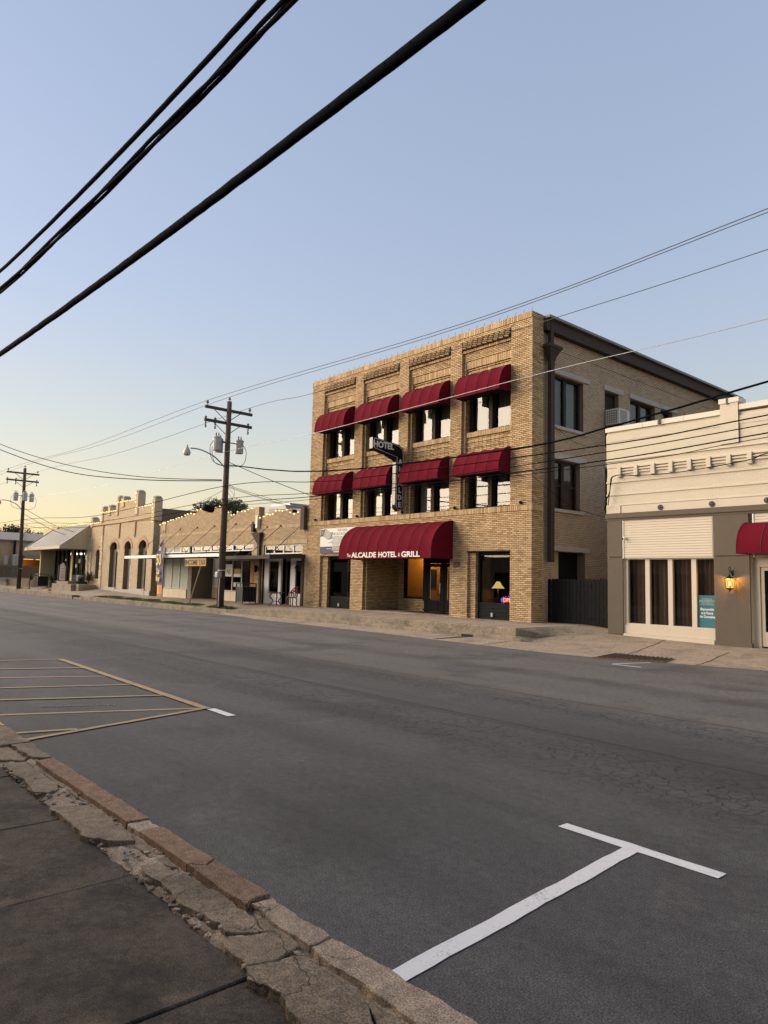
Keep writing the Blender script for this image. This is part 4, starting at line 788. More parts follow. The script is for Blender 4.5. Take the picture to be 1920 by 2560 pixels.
fn = thing('plank_fence', 'dark weathered plank fence closing the alley beside the hotel', 'fence', (-14.2, 21.6, .3))
n = 21
for i in range(n):
    a = -15.82 + i * (3.17 / n); b = a + 3.17 / n - .012; z = 2.02 + random.uniform(-.02, .02); y = 21.6 + random.uniform(-.01, .01)
    fv = [(a, .2), (b, .2), (b, z - .05), (b - .03, z), (a + .03, z), (a, z - .05)]
    MB().add([(x, y, q) for x, q in fv] + [(x, y + .02, q) for x, q in fv], [tuple(range(6)), tuple(range(11, 5, -1))] + [(k, (k + 1) % 6, 6 + (k + 1) % 6, 6 + k) for k in range(6)]).build('plank', MT['fenceblack'], fn)
for z in (.6, 1.7): MB().box(-15.82, -12.66, 21.625, 21.67, z, z + .09).build('rail', MT['fenceblack'], fn)
# ------------------------------------------------------------------ cream corner shop on the right
cb = thing('cream_building', 'low cream painted brick building with brown pilasters and corbelled parapet', 'building', (-9, 20.5, .2))
CX0, CX1 = -12.72, 3.0
def zbase(x): return lerp(x, drive)
# core with openings behind the shopfront
mb = MB(); HO = [(-12.17, -9.31, .3, 3.9), (-8.33, -6.9, .2, 3.9), (-5.9, -2.9, .3, 3.9)]
mb.wall(F0, CX0, CX1, -.2, 6.74, HO, -.35, -.02); mb.box(CX0, CX0 + .3, 20.86, 36, -.2, 6.6); mb.box(CX0 + .3, CX1, 35.7, 36, -.2, 6.3); mb.box(CX1 - .3, CX1, 20.86, 35.7, -.2, 6.3)
mb.build('wall', MT['cream'], cb)
MB().box(CX0 + .31, CX1 - .31, 20.86, 35.69, 5.9, 6.05).build('flat_roof', MT['rooftar'], cb)
bp = Bricks()
for z0, z1, d in ((4.36, 4.66, .0), (4.70, 5.07, .0), (5.11, 5.24, .0), (5.56, 5.76, .0), (5.80, 6.40, .02), (6.40, 6.64, .035)): bp.fill(F0, CX0, CX1, z0, z1, d=d, j=.004, back=.03, jit=.0012)
bp.fill(F0, -9.03, -8.53, 5.87, 7.0, d=.07, j=.004, back=.06, jit=.0012)
bp.build('painted_brickwork', MT['cream'], cb); bk_ = MB()
for z0, z1, d in ((4.36, 4.66, .0), (4.70, 5.07, .0), (5.11, 5.24, .0), (5.56, 5.76, .0), (5.80, 6.40, .02), (6.40, 6.64, .035)): bk_.fbox(F0, CX0 + .01, CX1 - .01, z0, z1, -.02, d - .003)
bk_.fbox(F0, -9.02, -8.54, 5.87, 7.0, -.02, .067); bk_.build('render_coat', MT['cream'], cb)
bk = Bricks(); bk.fill(F0, -12.17, -9.30, .34, .60, d=-.03, j=.004, back=.04, jit=.0012); bk.build('knee_wall_brickwork', MT['creamlight'], cb, 120, MT['creamlight'])
bt = Bricks(); bt.fill(F0, -9.31, -8.34, .25, 2.68, d=.03, j=.004, back=.05, jit=.0012); bt.fill(F0, -12.70, -12.17, .3, 2.68, d=.03, j=.004, back=.05, jit=.0012); bt.build('pilaster_brickwork', MT['taupe'], cb)
for x0, x1, z0 in ((-9.30, -8.35, .25), (-12.69, -12.18, .3)): MB().fbox(F0, x0, x1, z0, 2.68, -.05, .0275).build('pilaster_core', MT['taupe'], cb)
MB().fbox(F0, -12.16, -9.31, .34, .6, -.06, -.0325).build('knee_wall_core', MT['creamlight'], cb)
for z, h, p in ((4.66, .04, .03), (5.07, .04, .035), (5.76, .04, .045), (4.33, .03, .03)): MB().box(CX0 - .01, CX1, YF - p, YF + .02, z, z + h).build('string_course', MT['cream'], cb)
for i in range(26):
    x = -12.25 + i * .571
    if x > CX1 - .3: break
    MB().bbox(x - .065, x + .065, YF - .085, YF + .01, 5.235, 5.565, .006).build('corbel', MT['cream'], cb)
    for k, z in enumerate((5.37, 5.455, 5.54)): MB().box(x + .08, x + .49, YF - .03 - .012 * k, YF + .01, z - .022, z + .022).build('corbel_fillet', MT['cream'], cb)
MB().box(-12.22, CX1, YF - .02, YF + .01, 4.09, 4.32).build('lintel_band', MT['creamlight'], cb); MB().box(CX0, -12.225, YF - .045, YF + .01, 4.09, 4.33).build('lintel_band', MT['creamlight'], cb)
for x in (-10.90, -9.34, -7.84, -6.3, -4.8):
    o = MB().lathe([(.0, .035), (.03, .035), (.035, .015), (.06, .02), (.078, .03), (.085, 0)], (0, 0, 0), 20).build('rosette', MT['darkmetal'], cb, smooth=True); o.data.transform(Matrix.Translation((x, YF - .022, 4.19)) @ Matrix.Rotation(R(90), 4, 'X'))
for z0, z1, p in ((3.86, 3.93, .05), (3.93, 3.99, .09), (3.99, 4.085, .06)): MB().box(CX0 - .03, CX1, YF - p, YF + .02, z0, z1 - .003).build('brown_cornice', MT['taupe'], cb)
for x0, x1 in ((-12.70, -12.17), (-9.31, -8.33), (-6.9, -5.9)):
    MB().bbox(x0, x1, YF - .045, YF + .05, 2.70, 3.857, .01).build('pilaster', MT['taupe'], cb); MB().box(x0 + .012, x1 - .012, YF - .012, YF + .045, .1, 2.69).build('pilaster', MT['taupe'], cb)
    if x0 > -10: MB().box(x0 - .02, x1 + .02, YF - .06, YF + .05, .1, zbase(x0) + .11).build('plinth', MT['taupe'], cb)
x = CX0 - .03
while x < CX1:
    w = 3.72 if x < -9.2 else 2.4
    if x > -9.4 and x < -8.6: x = -8.53; continue
    x1 = min(x + random.uniform(1.15, 1.35), -9.035 if x < -9.04 else CX1)
    zt = 6.885 if x < -9 else 6.955; MB().box(x + .004, x1 - .004, YF - .05, YF + .36, zt - .15, zt).build('coping', MT['coping'], cb); x = x1
    if abs(x + 9.035) < .01: x = -8.53
mb = MB(); mb.box(-9.06, -8.50, YF - .1, YF + .40, 7.03, 7.17); mb.box(-9.03, -8.53, YF - .068, YF + .36, 5.88, 7.03); mb.build('parapet_pier', MT['coping'], cb)
for x in (-10.88, -8.82): MB().box(x - .03, x + .03, YF - .106, YF - .045, 6.74 if x < -10 else 7.0, 6.9 if x < -10 else 7.18).build('scupper', MT['darkmetal'], cb)
# slatted panel over the window
for x0, x1 in ((-12.15, -9.33), (-8.22, -6.95)):
    MB().box(x0, x1, YF + .0, YF + .05, 2.655, 3.855).build('shutter_frame', MT['creamlight'], cb)
    n = 15
    for i in range(n):
        z = 2.70 + i * (1.14 / n); MB().add([(x0 + .02, YF - .016, z + .004), (x1 - .02, YF - .016, z + .004), (x1 - .02, YF - .002, z + .070), (x0 + .02, YF - .002, z + .070), (x0 + .02, YF + .001, z), (x1 - .02, YF + .001, z)], [(0, 1, 2, 3), (0, 4, 5, 1)]).build('slat', MT['creamlight'], cb)
    MB().box(x0 - .02, x0 + .018, YF - .03, YF + .02, 2.655, 3.855).build('shutter_rail', MT['white'], cb)
# four-light shop window
f = MB(); yw = YF + .08
for x0, x1 in ((-12.17, -12.05), (-11.47, -11.33), (-10.74, -10.60), (-10.02, -9.88), (-9.335, -9.312)): f.box(x0, x1, yw, yw + .14, .66, 2.62)
f.box(-12.17, -9.312, yw - .02, yw + .14, .60, .658); f.box(-12.17, -9.312, yw, yw + .14, 2.622, 2.66); f = f.build('shop_window', MT['creamlight'], cb)
for x0, x1 in ((-12.05, -11.47), (-11.33, -10.74), (-10.60, -10.02), (-9.88, -9.335)):
    MB().box(x0, x1, yw + .08, yw + .088, .66, 2.62).build('pane', MT['glassdark'], f)
    c = MB(); n = 26; vs = [(x0 - .05 + (x1 - x0 + .1) * i / n, yw + .30 + .045 * math.sin(i * 1.1 + x0) + .02 * math.sin(i * 2.7), z) for i in range(n + 1) for z in (.5, 2.7)]
    c.add(vs, [(2 * i, 2 * i + 2, 2 * i + 3, 2 * i + 1) for i in range(n)]).build('curtain', MT['curtainbrown'], f, smooth=True)
MB().box(-12.17, -9.31, YF - .02, YF + .14, .2, .335).build('sill_base', MT['creamlight'], cb); MB().box(-12.17, -9.31, YF + .045, YF + .14, .3, .6).build('knee_wall', MT['creamlight'], cb)
mb = MB(); mb.box(CX0 + .31, CX1 - .31, 21.9, 22.0, .1, 5.8); mb.box(CX0 + .31, CX1 - .31, 20.86, 21.9, .05, .15); mb.build('interior_wall', MT['interior'], cb)
f = MB()
for x0, x1 in ((-5.9, -5.78), (-4.9, -4.76), (-4.0, -3.86), (-3.02, -2.9)): f.box(x0, x1, yw, yw + .14, .66, 2.62)
f.box(-5.9, -2.9, yw - .02, yw + .14, .60, .658); f.box(-5.9, -2.9, yw, yw + .14, 2.622, 2.66); f = f.build('shop_window', MT['creamlight'], cb)
for x0, x1 in ((-5.78, -4.9), (-4.76, -4.0), (-3.86, -3.02)): MB().box(x0, x1, yw + .08, yw + .088, .66, 2.62).build('pane', MT['glassdark'], f)
MB().box(-5.9, -2.9, YF + .0, YF + .05, 2.665, 3.855).build('shutter_frame', MT['creamlight'], cb); MB().box(-5.9, -2.9, YF - .02, YF + .14, .15, .598).build('knee_wall', MT['creamlight'], cb); MB().box(-6.95, -8.22, YF + .2, YF + .3, 2.69, 3.85).build('transom_board', MT['creamlight'], cb)
# doorway beneath the awning
d = MB(); d.box(-8.33, -8.16, YF + .18, YF + .36, .2, 2.68); d.box(-8.16, -6.95, YF + .18, YF + .36, 2.40, 2.68); d.box(-6.95, -6.85, YF + .18, YF + .36, .2, 2.68); d.build('door_frame', MT['creamlight'], cb)
d = MB(); d.box(-8.15, -8.06, YF + .22, YF + .28, .25, 2.39); d.box(-7.2, -7.11, YF + .22, YF + .28, .25, 2.39); d.box(-8.06, -7.2, YF + .22, YF + .28, .25, .64); d.box(-8.06, -7.2, YF + .22, YF + .28, 2.3, 2.39); d = d.build('door', MT['creamlight'], cb)
MB().box(-8.06, -7.2, YF + .24, YF + .25, .64, 2.3).build('pane', MT['glassdark'], d)
MB().bbox(-12.12, -12.03, YF - .14, YF - .02, 3.25, 3.32, .02).build('security_camera', MT['white'], cb); MB().ball((-12.10, YF - .13, 3.27), .03).build('camera_eye', MT['black'], cb)
awning('door_awning', 'maroon barrel awning over the doorway of the cream building', -8.36, -5.2, 2.72, 3.60, .75, .12, 5, None, yw=YF - .05)
ps = thing('window_poster', 'teal poster with white lettering in the cream building window', 'poster', (-9.6, 20.66, .66))
MB().box(-9.875, -9.335, YF + .140, YF + .147, .665, 1.58).build('sheet', MT['teal'], ps)
ts = dict(parent=ps, ext=.001); yp = YF + .138
text('print', 'LA IGLESIA DE', .045, MT['whitedirty'], loc=(-9.61, yp, 1.475), **ts); text('print', 'JESUCRISTO', .085, MT['whitedirty'], loc=(-9.61, yp, 1.415), sx=.95, **ts); text('print', 'DE LOS SANTOS', .042, MT['whitedirty'], loc=(-9.61, yp, 1.36), **ts); text('print', 'DE LOS ULTIMOS DIAS', .042, MT['whitedirty'], loc=(-9.61, yp, 1.315), **ts)
for i, s in enumerate(('Bienvenido', 'a la Rama', 'de Gonzales')): text('print', s, .105, MT['white'], loc=(-9.605, yp, 1.18 - i * .105), bold=.002, sx=.84, **ts)
# wall lantern
def amber_glass():
    m, nt, n, l, b = newmat('glowing_amber_glass'); n.remove(b); e = n.new('ShaderNodeEmission'); e.inputs[0].default_value = (1, .60, .15, 1); e.inputs[1].default_value = .62
    t = n.new('ShaderNodeBsdfTransparent'); t.inputs[0].default_value = (1, .85, .5, 1); x = n.new('ShaderNodeMixShader'); x.inputs[0].default_value = .6; l.new(t.outputs[0], x.inputs[1]); l.new(e.outputs[0], x.inputs[2]); l.new(x.outputs[0], n['Material Output'].inputs[0]); return m
ln = thing('wall_lantern', 'lit black carriage lantern on the brown pilaster of the cream building', 'lantern', (-8.81, 20.3, 1.7))
lx, ly = -8.81, YF - .20
MB().box(lx - .05, lx + .05, YF - .03, YF - .0, 1.95, 2.3).build('back_plate', MT['black'], ln)
sp = [(lx, YF - .03, 2.15), (lx, YF - .10, 2.28)] + [(lx, YF - .17 + .055 * math.cos(a), 2.33 + .055 * math.sin(a)) for a in [R(v) for v in range(-20, 300, 30)]] + [(lx, ly, 2.24), (lx, ly, 2.13)]
MB().tube(sp, .009, 6).build('scroll_arm', MT['black'], ln)
MB().lathe([(.0, .12), (.02, .11), (.03, .06), (.09, .03), (.155, 0), (.0, 0)], (lx, ly, 2.06), 6).build('cap', MT['black'], ln)
MB().lathe([(.0, -.10), (.02, -.09), (.015, -.05), (.11, -.02), (.12, 0), (.0, 0)], (lx, ly, 1.80), 6).build('base', MT['black'], ln)
fr = MB()
for k in range(6):
    a, b = R(60 * k), R(60 * k + 60); p = (lx + .135 * math.cos(a), ly + .135 * math.sin(a)); q = (lx + .135 * math.cos(b), ly + .135 * math.sin(b)); r_ = (lx + .115 * math.cos(a), ly + .115 * math.sin(a)); s_ = (lx + .115 * math.cos(b), ly + .115 * math.sin(b))
    fr.tube([(*p, 2.06), (*r_, 1.80)], .007, 4); fr.tube([(*p, 2.06), (*s_, 1.80)], .004, 4); fr.tube([(*q, 2.06), (*r_, 1.80)], .004, 4)
fr.build('cage', MT['black'], ln)
MB().lathe([(.118, 0), (.13, .25)], (lx, ly, 1.805), 6).build('glass', amber_glass(), ln)
MB().lathe([(.02, 0), (.035, .05), (.03, .1), (.0, .13)], (lx, ly, 1.86), 8).build('bulb', MT['flame'], ln)
pt = bpy.data.lights.new('lantern_light', 'POINT'); pt.energy = 30; pt.color = (1, .52, .15); pt.shadow_soft_size = .03; link('lantern_light', pt, ln, loc=(lx, ly, 2.015))

# ------------------------------------------------------------------ tan brick shop row left of the hotel
rw = thing('brick_shop_row', 'single-storey tan brick shop row with flat metal canopies and string lights', 'building', (-38, 20.5, .45))
RP = [(-46.9, 5.35), (-45.6, 5.35), (-45.6, 5.5), (-44.6, 5.5), (-44.6, 5.62), (-43.2, 5.62), (-43.2, 5.78), (-41.6, 5.78), (-41.6, 5.98), (-38.0, 5.98), (-38.0, 5.62), (-37.2, 5.42), (-36.6, 5.42), (-36.6, 5.55), (-35.6, 5.55), (-35.6, 5.62), (-34.35, 5.62)]
def prof(x):
    for (a, u), (b, v) in zip(RP, RP[1:]):
        if a <= x < b: return u
    if x < -34.25: return 5.62
    if x < -33.3: return 5.12
    if x < -32.6: return 5.22
    if x < -30.9: return 5.36
    return 5.16
TR = [(-46.0, -34.6, 3.28, 3.70), (-33.5, -29.86, 3.05, 3.56)]
rh = [(-46.1, -34.75, .3, 3.28), (-33.55, -29.86, .3, 3.05)] + TR
rb_ = Bricks(); edges = sorted({-46.9, -46.1, -34.75, -34.25, -33.55, -33.3, -32.6, -30.9, -29.86, -29.44} | {p[0] for p in RP}); core = MB()
for a, b in zip(edges, edges[1:]):
    zt = prof((a + b) / 2); core.wall(F0, a, b, .2, zt - .01, rh, -.3, -.016)
    rb_.fill(F0, a, b, .42, 3.62, rh); rb_.fill(F0, a, b, 3.62, 4.40, rh); rb_.fill(F0, a, b, 4.40, 4.62, pat='soldier', d=.01); rb_.fill(F0, a, b, 4.62, zt)
    if -33.6 < (a + b) / 2: rb_.fill(F0, a, b, 3.58, 3.80, pat='soldier', d=.012)
rb_.build('brickwork', MT['brickrow'], rw)
core.box(-46.9, -29.45, 36, 36.3, 0, 4.8); core.box(-46.9, -46.6, 20.82, 36, 0, 4.8); core.box(-34.5, -34.2, 20.82, 36, 0, 4.9)
core.build('masonry', MT['mortar'], rw)
MB().box(-46.6, -29.45, 20.82, 36, 4.55, 4.68).build('flat_roof', MT['rooftar'], rw)
mb = MB(); mb.box(-46.55, -29.5, 24.2, 24.3, .3, 4.5); mb.box(-46.55, -29.5, 20.9, 24.2, .2, .4); mb.build('interior_wall', MT['interior'], rw)
for x in (-46.2, -37.9, -34.28): MB().box(x - .2, x + .2, YF - .045, YF + .31, 4.7, {-46.2: 5.45, -37.9: 5.72}.get(x, 5.68)).build('parapet_pier', MT['tanplain'], rw)
def lights(name, mat, xs, z0, z1, y, parent, w=.06):
    f = MB()
    for x in (*xs,): f.box(x - w / 2, x + w / 2, y, y + .1, z0, z1)
    f.box(xs[0] + w / 2, xs[-1] - w / 2, y + .01, y + .09, z0, z0 + .06); f.box(xs[0] + w / 2, xs[-1] - w / 2, y + .01, y + .09, z1 - .05, z1); return f.build(name, mat, parent)
f = lights('transom_window', MT['white'], [-46.0, -44.85, -43.7, -42.55], 3.30, 3.68, YF + .06, rw, .16)
for i in range(3): MB().box(-45.9 + i * 1.15, -44.95 + i * 1.15, YF + .1, YF + .11, 3.36, 3.63).build('pane', MT['blind'] if i < 2 else MT['glassdark'], f)
f = lights('transom_window', MT['white'], [-42.0, -40.8, -39.6, -38.4], 3.30, 3.68, YF + .06, rw, .16)
for i in range(3): MB().box(-41.9 + i * 1.2, -40.9 + i * 1.2, YF + .1, YF + .11, 3.36, 3.63).build('pane', MT['glassdark'], f)
f = lights('transom_window', MT['white'], [-38.2, -37.0, -35.8, -34.65], 3.30, 3.68, YF + .06, rw, .16)
for i in range(3): MB().box(-38.1 + i * 1.18, -37.1 + i * 1.18, YF + .1, YF + .11, 3.36, 3.63).build('pane', MT['glassdark'], f)
f = lights('transom_window', MT['white'], [-33.45, -32.55, -31.65, -30.75, -29.92], 3.07, 3.54, YF + .06, rw, .09)
for i in range(4): MB().box(-33.4 + i * .9, -32.6 + i * .9, YF + .1, YF + .11, 3.13, 3.49).build('pane', MT['glassdark'], f)
f = lights('shop_window', MT['whitedirty'], [-46.05, -44.9, -43.75, -42.6], 1.0, 2.98, YF + .06, rw, .10)
for i in range(3): MB().box(-46.0 + i * 1.15, -44.95 + i * 1.15, YF + .1, YF + .11, 1.06, 2.93).build('blind', MT['blind'], f)
for i in range(4): MB().box(-46.05 + i * .865, -46.05 + (i + 1) * .865 - .02, YF + .03, YF + .12, .42, .985).build('wall_tile', MT['tile'], rw)
mb = MB()
for k in range(16): mb.bbox(-42.5 + random.uniform(0, .04), -41.95 + random.uniform(-.04, .0), YF + .02 + random.uniform(0, .03), YF + .5, .43 + k * .165, .43 + k * .165 + .155, .015)
mb.build('stone_column', MT['stack'], rw, kind='stuff')
f = lights('recessed_window', MT['whitedirty'], [-41.35, -39.45], 1.15, 2.95, YF + 1.2, rw, .08); MB().box(-41.3, -39.5, YF + 1.25, YF + 1.26, 1.2, 2.9).build('blind', MT['blind'], f)
for i in range(2): MB().box(-41.35 + i * .96, -40.41 + i * .96, YF + 1.15, YF + 1.26, .5, 1.13).build('wall_tile', MT['tilebrown'], rw)
for q in ((-42.1, -41.98, YF + .3, 22.2, .3, 3.3), (-39.4, -38.1, YF + 2.2, YF + 2.3, .3, 3.3), (-38.2, -38.08, YF + .1, 22.8, .3, 3.3)): MB().box(*q).build('entrance_wall', MT['stack'], rw)
f = lights('shop_window', MT['whitedirty'], [-38.0, -36.9, -35.85, -34.82], 1.0, 2.80, YF + .06, rw, .08)
for i in range(3): MB().box(-37.95 + i * 1.07, -36.95 + i * 1.07, YF + .1, YF + .11, 1.06, 2.75).build('pane', MT['glassdark'], f)
for i in range(3): MB().box(-38.0 + i * 1.06, -36.96 + i * 1.06, YF + .03, YF + .12, .45, .985).build('wall_tile', MT['tile'], rw)
MB().box(-34.78, -34.40, YF - .02, YF + .3, .45, 2.85).build('painted_pilaster', MT['orangepaint'], rw)
f = MB()
for x0, x1 in ((-33.52, -33.05), (-32.12, -31.88), (-31.0, -30.56), (-29.95, -29.86)): f.box(x0, x1, YF + .1, YF + .2, .45, 2.9)
f.box(-33.05, -32.12, YF + .1, YF + .2, .45, 1.0); f.box(-30.56, -29.95, YF + .1, YF + .2, .45, 1.05); f.box(-33.05, -32.12, YF + .1, YF + .2, 2.7, 2.9); f.box(-30.56, -29.95, YF + .1, YF + .2, 2.7, 2.9); f = f.build('white_shopfront', MT['white'], rw)
MB().box(-33.05, -32.12, YF + .14, YF + .15, 1.0, 2.7).build('pane', MT['glassdark'], f); MB().box(-30.56, -29.95, YF + .14, YF + .15, 1.05, 2.7).build('pane', MT['glassdark'], f)
d = MB(); d.box(-31.87, -31.75, YF + .4, YF + .46, .45, 2.85); d.box(-31.13, -31.01, YF + .4, YF + .46, .45, 2.85); d.box(-31.75, -31.13, YF + .4, YF + .46, .45, .9); d.box(-31.75, -31.13, YF + .4, YF + .46, 2.7, 2.85); d = d.build('door', MT['bark'], rw); MB().box(-31.75, -31.13, YF + .42, YF + .43, .9, 2.7).build('pane', MT['glassdark'], d)
for x in (-33.75, -29.75): MB().box(x - .1, x + .1, YF - .05, YF + .04, .45, 2.86).build('brown_post', MT['brownmetal'], rw)
for x in (-34.05, -30.1): MB().lathe([(.0, .2), (.05, .17), (.10, .1), (.07, -.15), (.02, -.2), (.0, -.25)], (x, YF - .12, 2.3), 6).build('wall_lamp', MT['black'], rw)
# canopies with tie rods
MB().box(-47.6, -34.56, 18.42, 18.52, 2.88, 3.06).build('canopy_fascia', MT['white'], rw); MB().box(-47.6, -34.56, 18.52, YF - .001, 2.92, 3.0).build('canopy_deck', MT['brownmetal'], rw)
c = MB().add([(-34.55, 18.45, 2.72), (-29.6, 18.45, 2.72), (-29.6, YF - .002, 2.82), (-34.55, YF - .002, 2.82), (-34.55, 18.45, 2.90), (-29.6, 18.45, 2.90), (-29.6, YF - .002, 3.02), (-34.55, YF - .002, 3.02)], [(0, 3, 2, 1), (4, 5, 6, 7), (0, 1, 5, 4), (1, 2, 6, 5), (2, 3, 7, 6), (3, 0, 4, 7)]).build('canopy_deck', MT['brownmetal'], rw)
for x in (-46.2, -43.75, -41.4, -39.15, -36.6, -34.7, -33.2, -31.88, -29.88):
    A = x > -34.6; r = MB().tube([(x, YF - .01, 4.84 if not A else 4.54), (x, 18.6, 3.07 if not A else 2.93)], .016, 6).build('tie_rod', MT['rust'] if not A else MT['darkmetal'], rw)
    MB().lathe([(.0, .05), (.05, .03), (.05, -.03), (0, -.05)], (x, YF - .03, 4.84 if not A else 4.54), 8).build('rod_anchor', MT['rust'], r)
dp = MB().box(-34.15, -33.95, YF - .2, YF - .02, 4.5, 5.2).build('downpipe', MT['acwhite'], rw); MB().add([(-34.5, YF - .25, 4.25), (-33.6, YF - .25, 4.25), (-33.6, YF - .02, 4.25), (-34.5, YF - .02, 4.25), (-33.95, YF - .15, 3.6), (-33.75, YF - .15, 3.6), (-33.75, YF - .02, 3.6), (-33.95, YF - .02, 3.6)], [(0, 1, 2, 3), (0, 1, 5, 4), (1, 2, 6, 5), (2, 3, 7, 6), (3, 0, 4, 7)]).box(-33.95, -33.75, YF - .15, YF - .02, 3.0, 3.6).box(-34.6, -34.4, YF - .2, YF - .02, 4.3, 4.75).build('rain_hopper', MT['brownmetal'], dp)
MB().box(-29.82, -29.5, YF - .22, YF - .02, 4.25, 5.4).build('box_gutter', MT['bark'], rw)
mb = MB(); mb.add([(-38.8, 24, 4.6), (-34.6, 24, 4.6), (-34.6, 24, 5.9), (-38.8, 24, 6.15), (-38.8, 34, 4.6), (-34.6, 34, 4.6), (-34.6, 34, 6.2), (-38.8, 34, 6.5)], [(0, 1, 2, 3), (4, 7, 6, 5), (3, 2, 6, 7), (1, 5, 6, 2), (0, 3, 7, 4)]); mb.build('roof_house', MT['roofmetal'], rw)
mb = MB(); mb.add([(-34.2, 23, 4.6), (-30, 23, 4.6), (-30, 23, 5.3), (-32, 23, 5.75), (-34.2, 23, 5.3), (-34.2, 33, 4.6), (-30, 33, 4.6), (-30, 33, 5.3), (-32, 33, 5.75), (-34.2, 33, 5.3)], [(0, 1, 2, 3, 4), (5, 9, 8, 7, 6), (2, 7, 8, 3), (3, 8, 9, 4), (1, 6, 7, 2)]); mb.build('roof_gable', MT['roofmetal'], rw)

# lights strung along parapets: wire + bulbs
def string_lights(label, paths, step, loc):
    t = thing('string_lights', label, 'string lights', loc); w = MB(); me = None
    for pts in paths:
        w.tube(pts, .008, 4); L = 0; pts = [Vector(p) for p in pts]; nxt = 0
        for a, b in zip(pts, pts[1:]):
            l = (b - a).length
            while nxt <= L + l:
                p = a.lerp(b, (nxt - L) / l) - Vector((0, .03, .07)); nxt += step * random.uniform(.8, 1.2)
                if me is None: o = MB().ball((0, 0, 0), .035, 8, 5).build('bulb', MT['bulb'], t, smooth=True); o.location = p; me = o.data
                else: link('bulb', me, t, loc=p)
            L += l
    w.build('cable', MT['wire'], t)
rowpath = [(x, YF - .05, prof(x) + .03 + .06 * math.sin(x * 5)) for x in [-46.8 + .3 * i for i in range(42)]]
string_lights('warm string lights along the parapet of the income tax shop', [rowpath], .42, (-40, 20.4, 5.4))
string_lights('short run of warm string lights on the parapet next to the hotel', [[(x, YF - .05, prof(x) + .04 + .04 * math.sin(x * 6)) for x in [-33.9 + .3 * i for i in range(14)]]], .34, (-32, 20.4, 5.2))

# ------------------------------------------------------------------ stepped-parapet sandstone building
cc = thing('stepped_parapet_building', 'pale brick building with stepped parapet and three tall arched openings', 'building', (-54, 20.5, .6))
def cprof(x):
    if x < -58.2: return 5.95
    if x < -55.0: return 6.72
    if x < -51.3: return 7.32
    if x < -48.4: return 6.72
    return 6.72
AR = [(-55.95, -54.35, 4.30), (-53.05, -51.75, 4.30), (-50.4, -48.95, 4.30)]
ch = [(a, b, .5, 3.75) for a, b, z in AR] + [(-58.95, -58.0, 1.45, 3.3), (-60.4, -60.0, 0, 0)]
ed = [-60.5, -58.2, -55.0, -51.3, -48.4, -48.0]
bc = Bricks(); core = MB()
ah = []
for a, b, z in AR:   # the arch head, cut course by course
    n = 10; r = (b - a) / 2; cx = (a + b) / 2
    for k in range(n): z0 = 3.75 + (z - 3.75) * k / n; z1 = 3.75 + (z - 3.75) * (k + 1) / n; w = r * math.sqrt(max(0, 1 - ((k + .5) / n) ** 2)); ah.append((cx - w, cx + w, z0, z1))
for k in range(8): z0 = 3.3 + .5 * k / 8; w = .475 * math.sqrt(1 - ((k + .5) / 8) ** 2); ah.append((-58.475 - w, -58.475 + w, z0, z0 + .5 / 8))
for a, b in zip(ed, ed[1:]):
    zt = cprof((a + b) / 2); core.wall(F0, a, b - (.018 if b > -48.1 else 0), .0, zt - .02, ch + ah, -.35, -.016)
    e_ = .022 if b > -48.1 else 0; bc.fill(F0, a, b - e_, .5, 5.72, ch + ah); bc.fill(F0, a, b - e_, 5.80, zt)
bc.fill(EAST(-48.0), YF, 21.0, .4, 6.7)
bc.build('brickwork', MT['bricksand'], cc)
core.box(-48.4, -48.016, 20.86, 34, 0, 6.5); core.box(-60.5, -60.2, 20.86, 34, 0, 5.7); core.box(-60.2, -48.4, 33.7, 34, 0, 5.7); core.box(-60.2, -48.4, 22.6, 22.7, 0, 5.5); core.build('masonry', MT['mortarpale'], cc)
MB().box(-60.2, -48.4, 20.86, 33.7, 5.4, 5.55).build('flat_roof', MT['rooftar'], cc)
MB().box(-60.5, -48.0, YF - .06, YF + .02, 5.72, 5.80).build('string_course', MT['brickrose'], cc)
for x, z0, z1, w in ((-60.25, 5.6, 6.35, .5), (-58.0, 5.9, 7.1, .42), (-56.5, 6.4, 7.12, .5), (-54.85, 6.3, 7.72, .4), (-53.8, 6.9, 7.6, .55), (-51.1, 6.2, 7.85, .5), (-48.1, 5.6, 7.2, .5)):
    p = MB().bbox(x - w / 2, x + w / 2, YF - .08, YF + .5, z0, z1, .03).build('parapet_pier', MT['bricksand'], cc); MB().lathe([(w * .62, 0), (w * .66, .05), (w * .45, .14), (0, .18)], (x, YF + .2, z1), 8).build('cap', MT['stone'], p)
for x in (-57.6, -54.2, -51.2): MB().add([(x - .12, YF - .08, 5.7), (x + .12, YF - .08, 5.7), (x + .08, YF - .08, 4.75), (x, YF - .08, 4.55), (x - .08, YF - .08, 4.75), (x - .12, YF, 5.7), (x + .12, YF, 5.7), (x + .08, YF, 4.75), (x, YF, 4.55), (x - .08, YF, 4.75)], [(0, 1, 2, 3, 4), (5, 9, 8, 7, 6)] + [(i, (i + 1) % 5, 5 + (i + 1) % 5, 5 + i) for i in range(5)]).build('bracket', MT['brickrose'], cc)
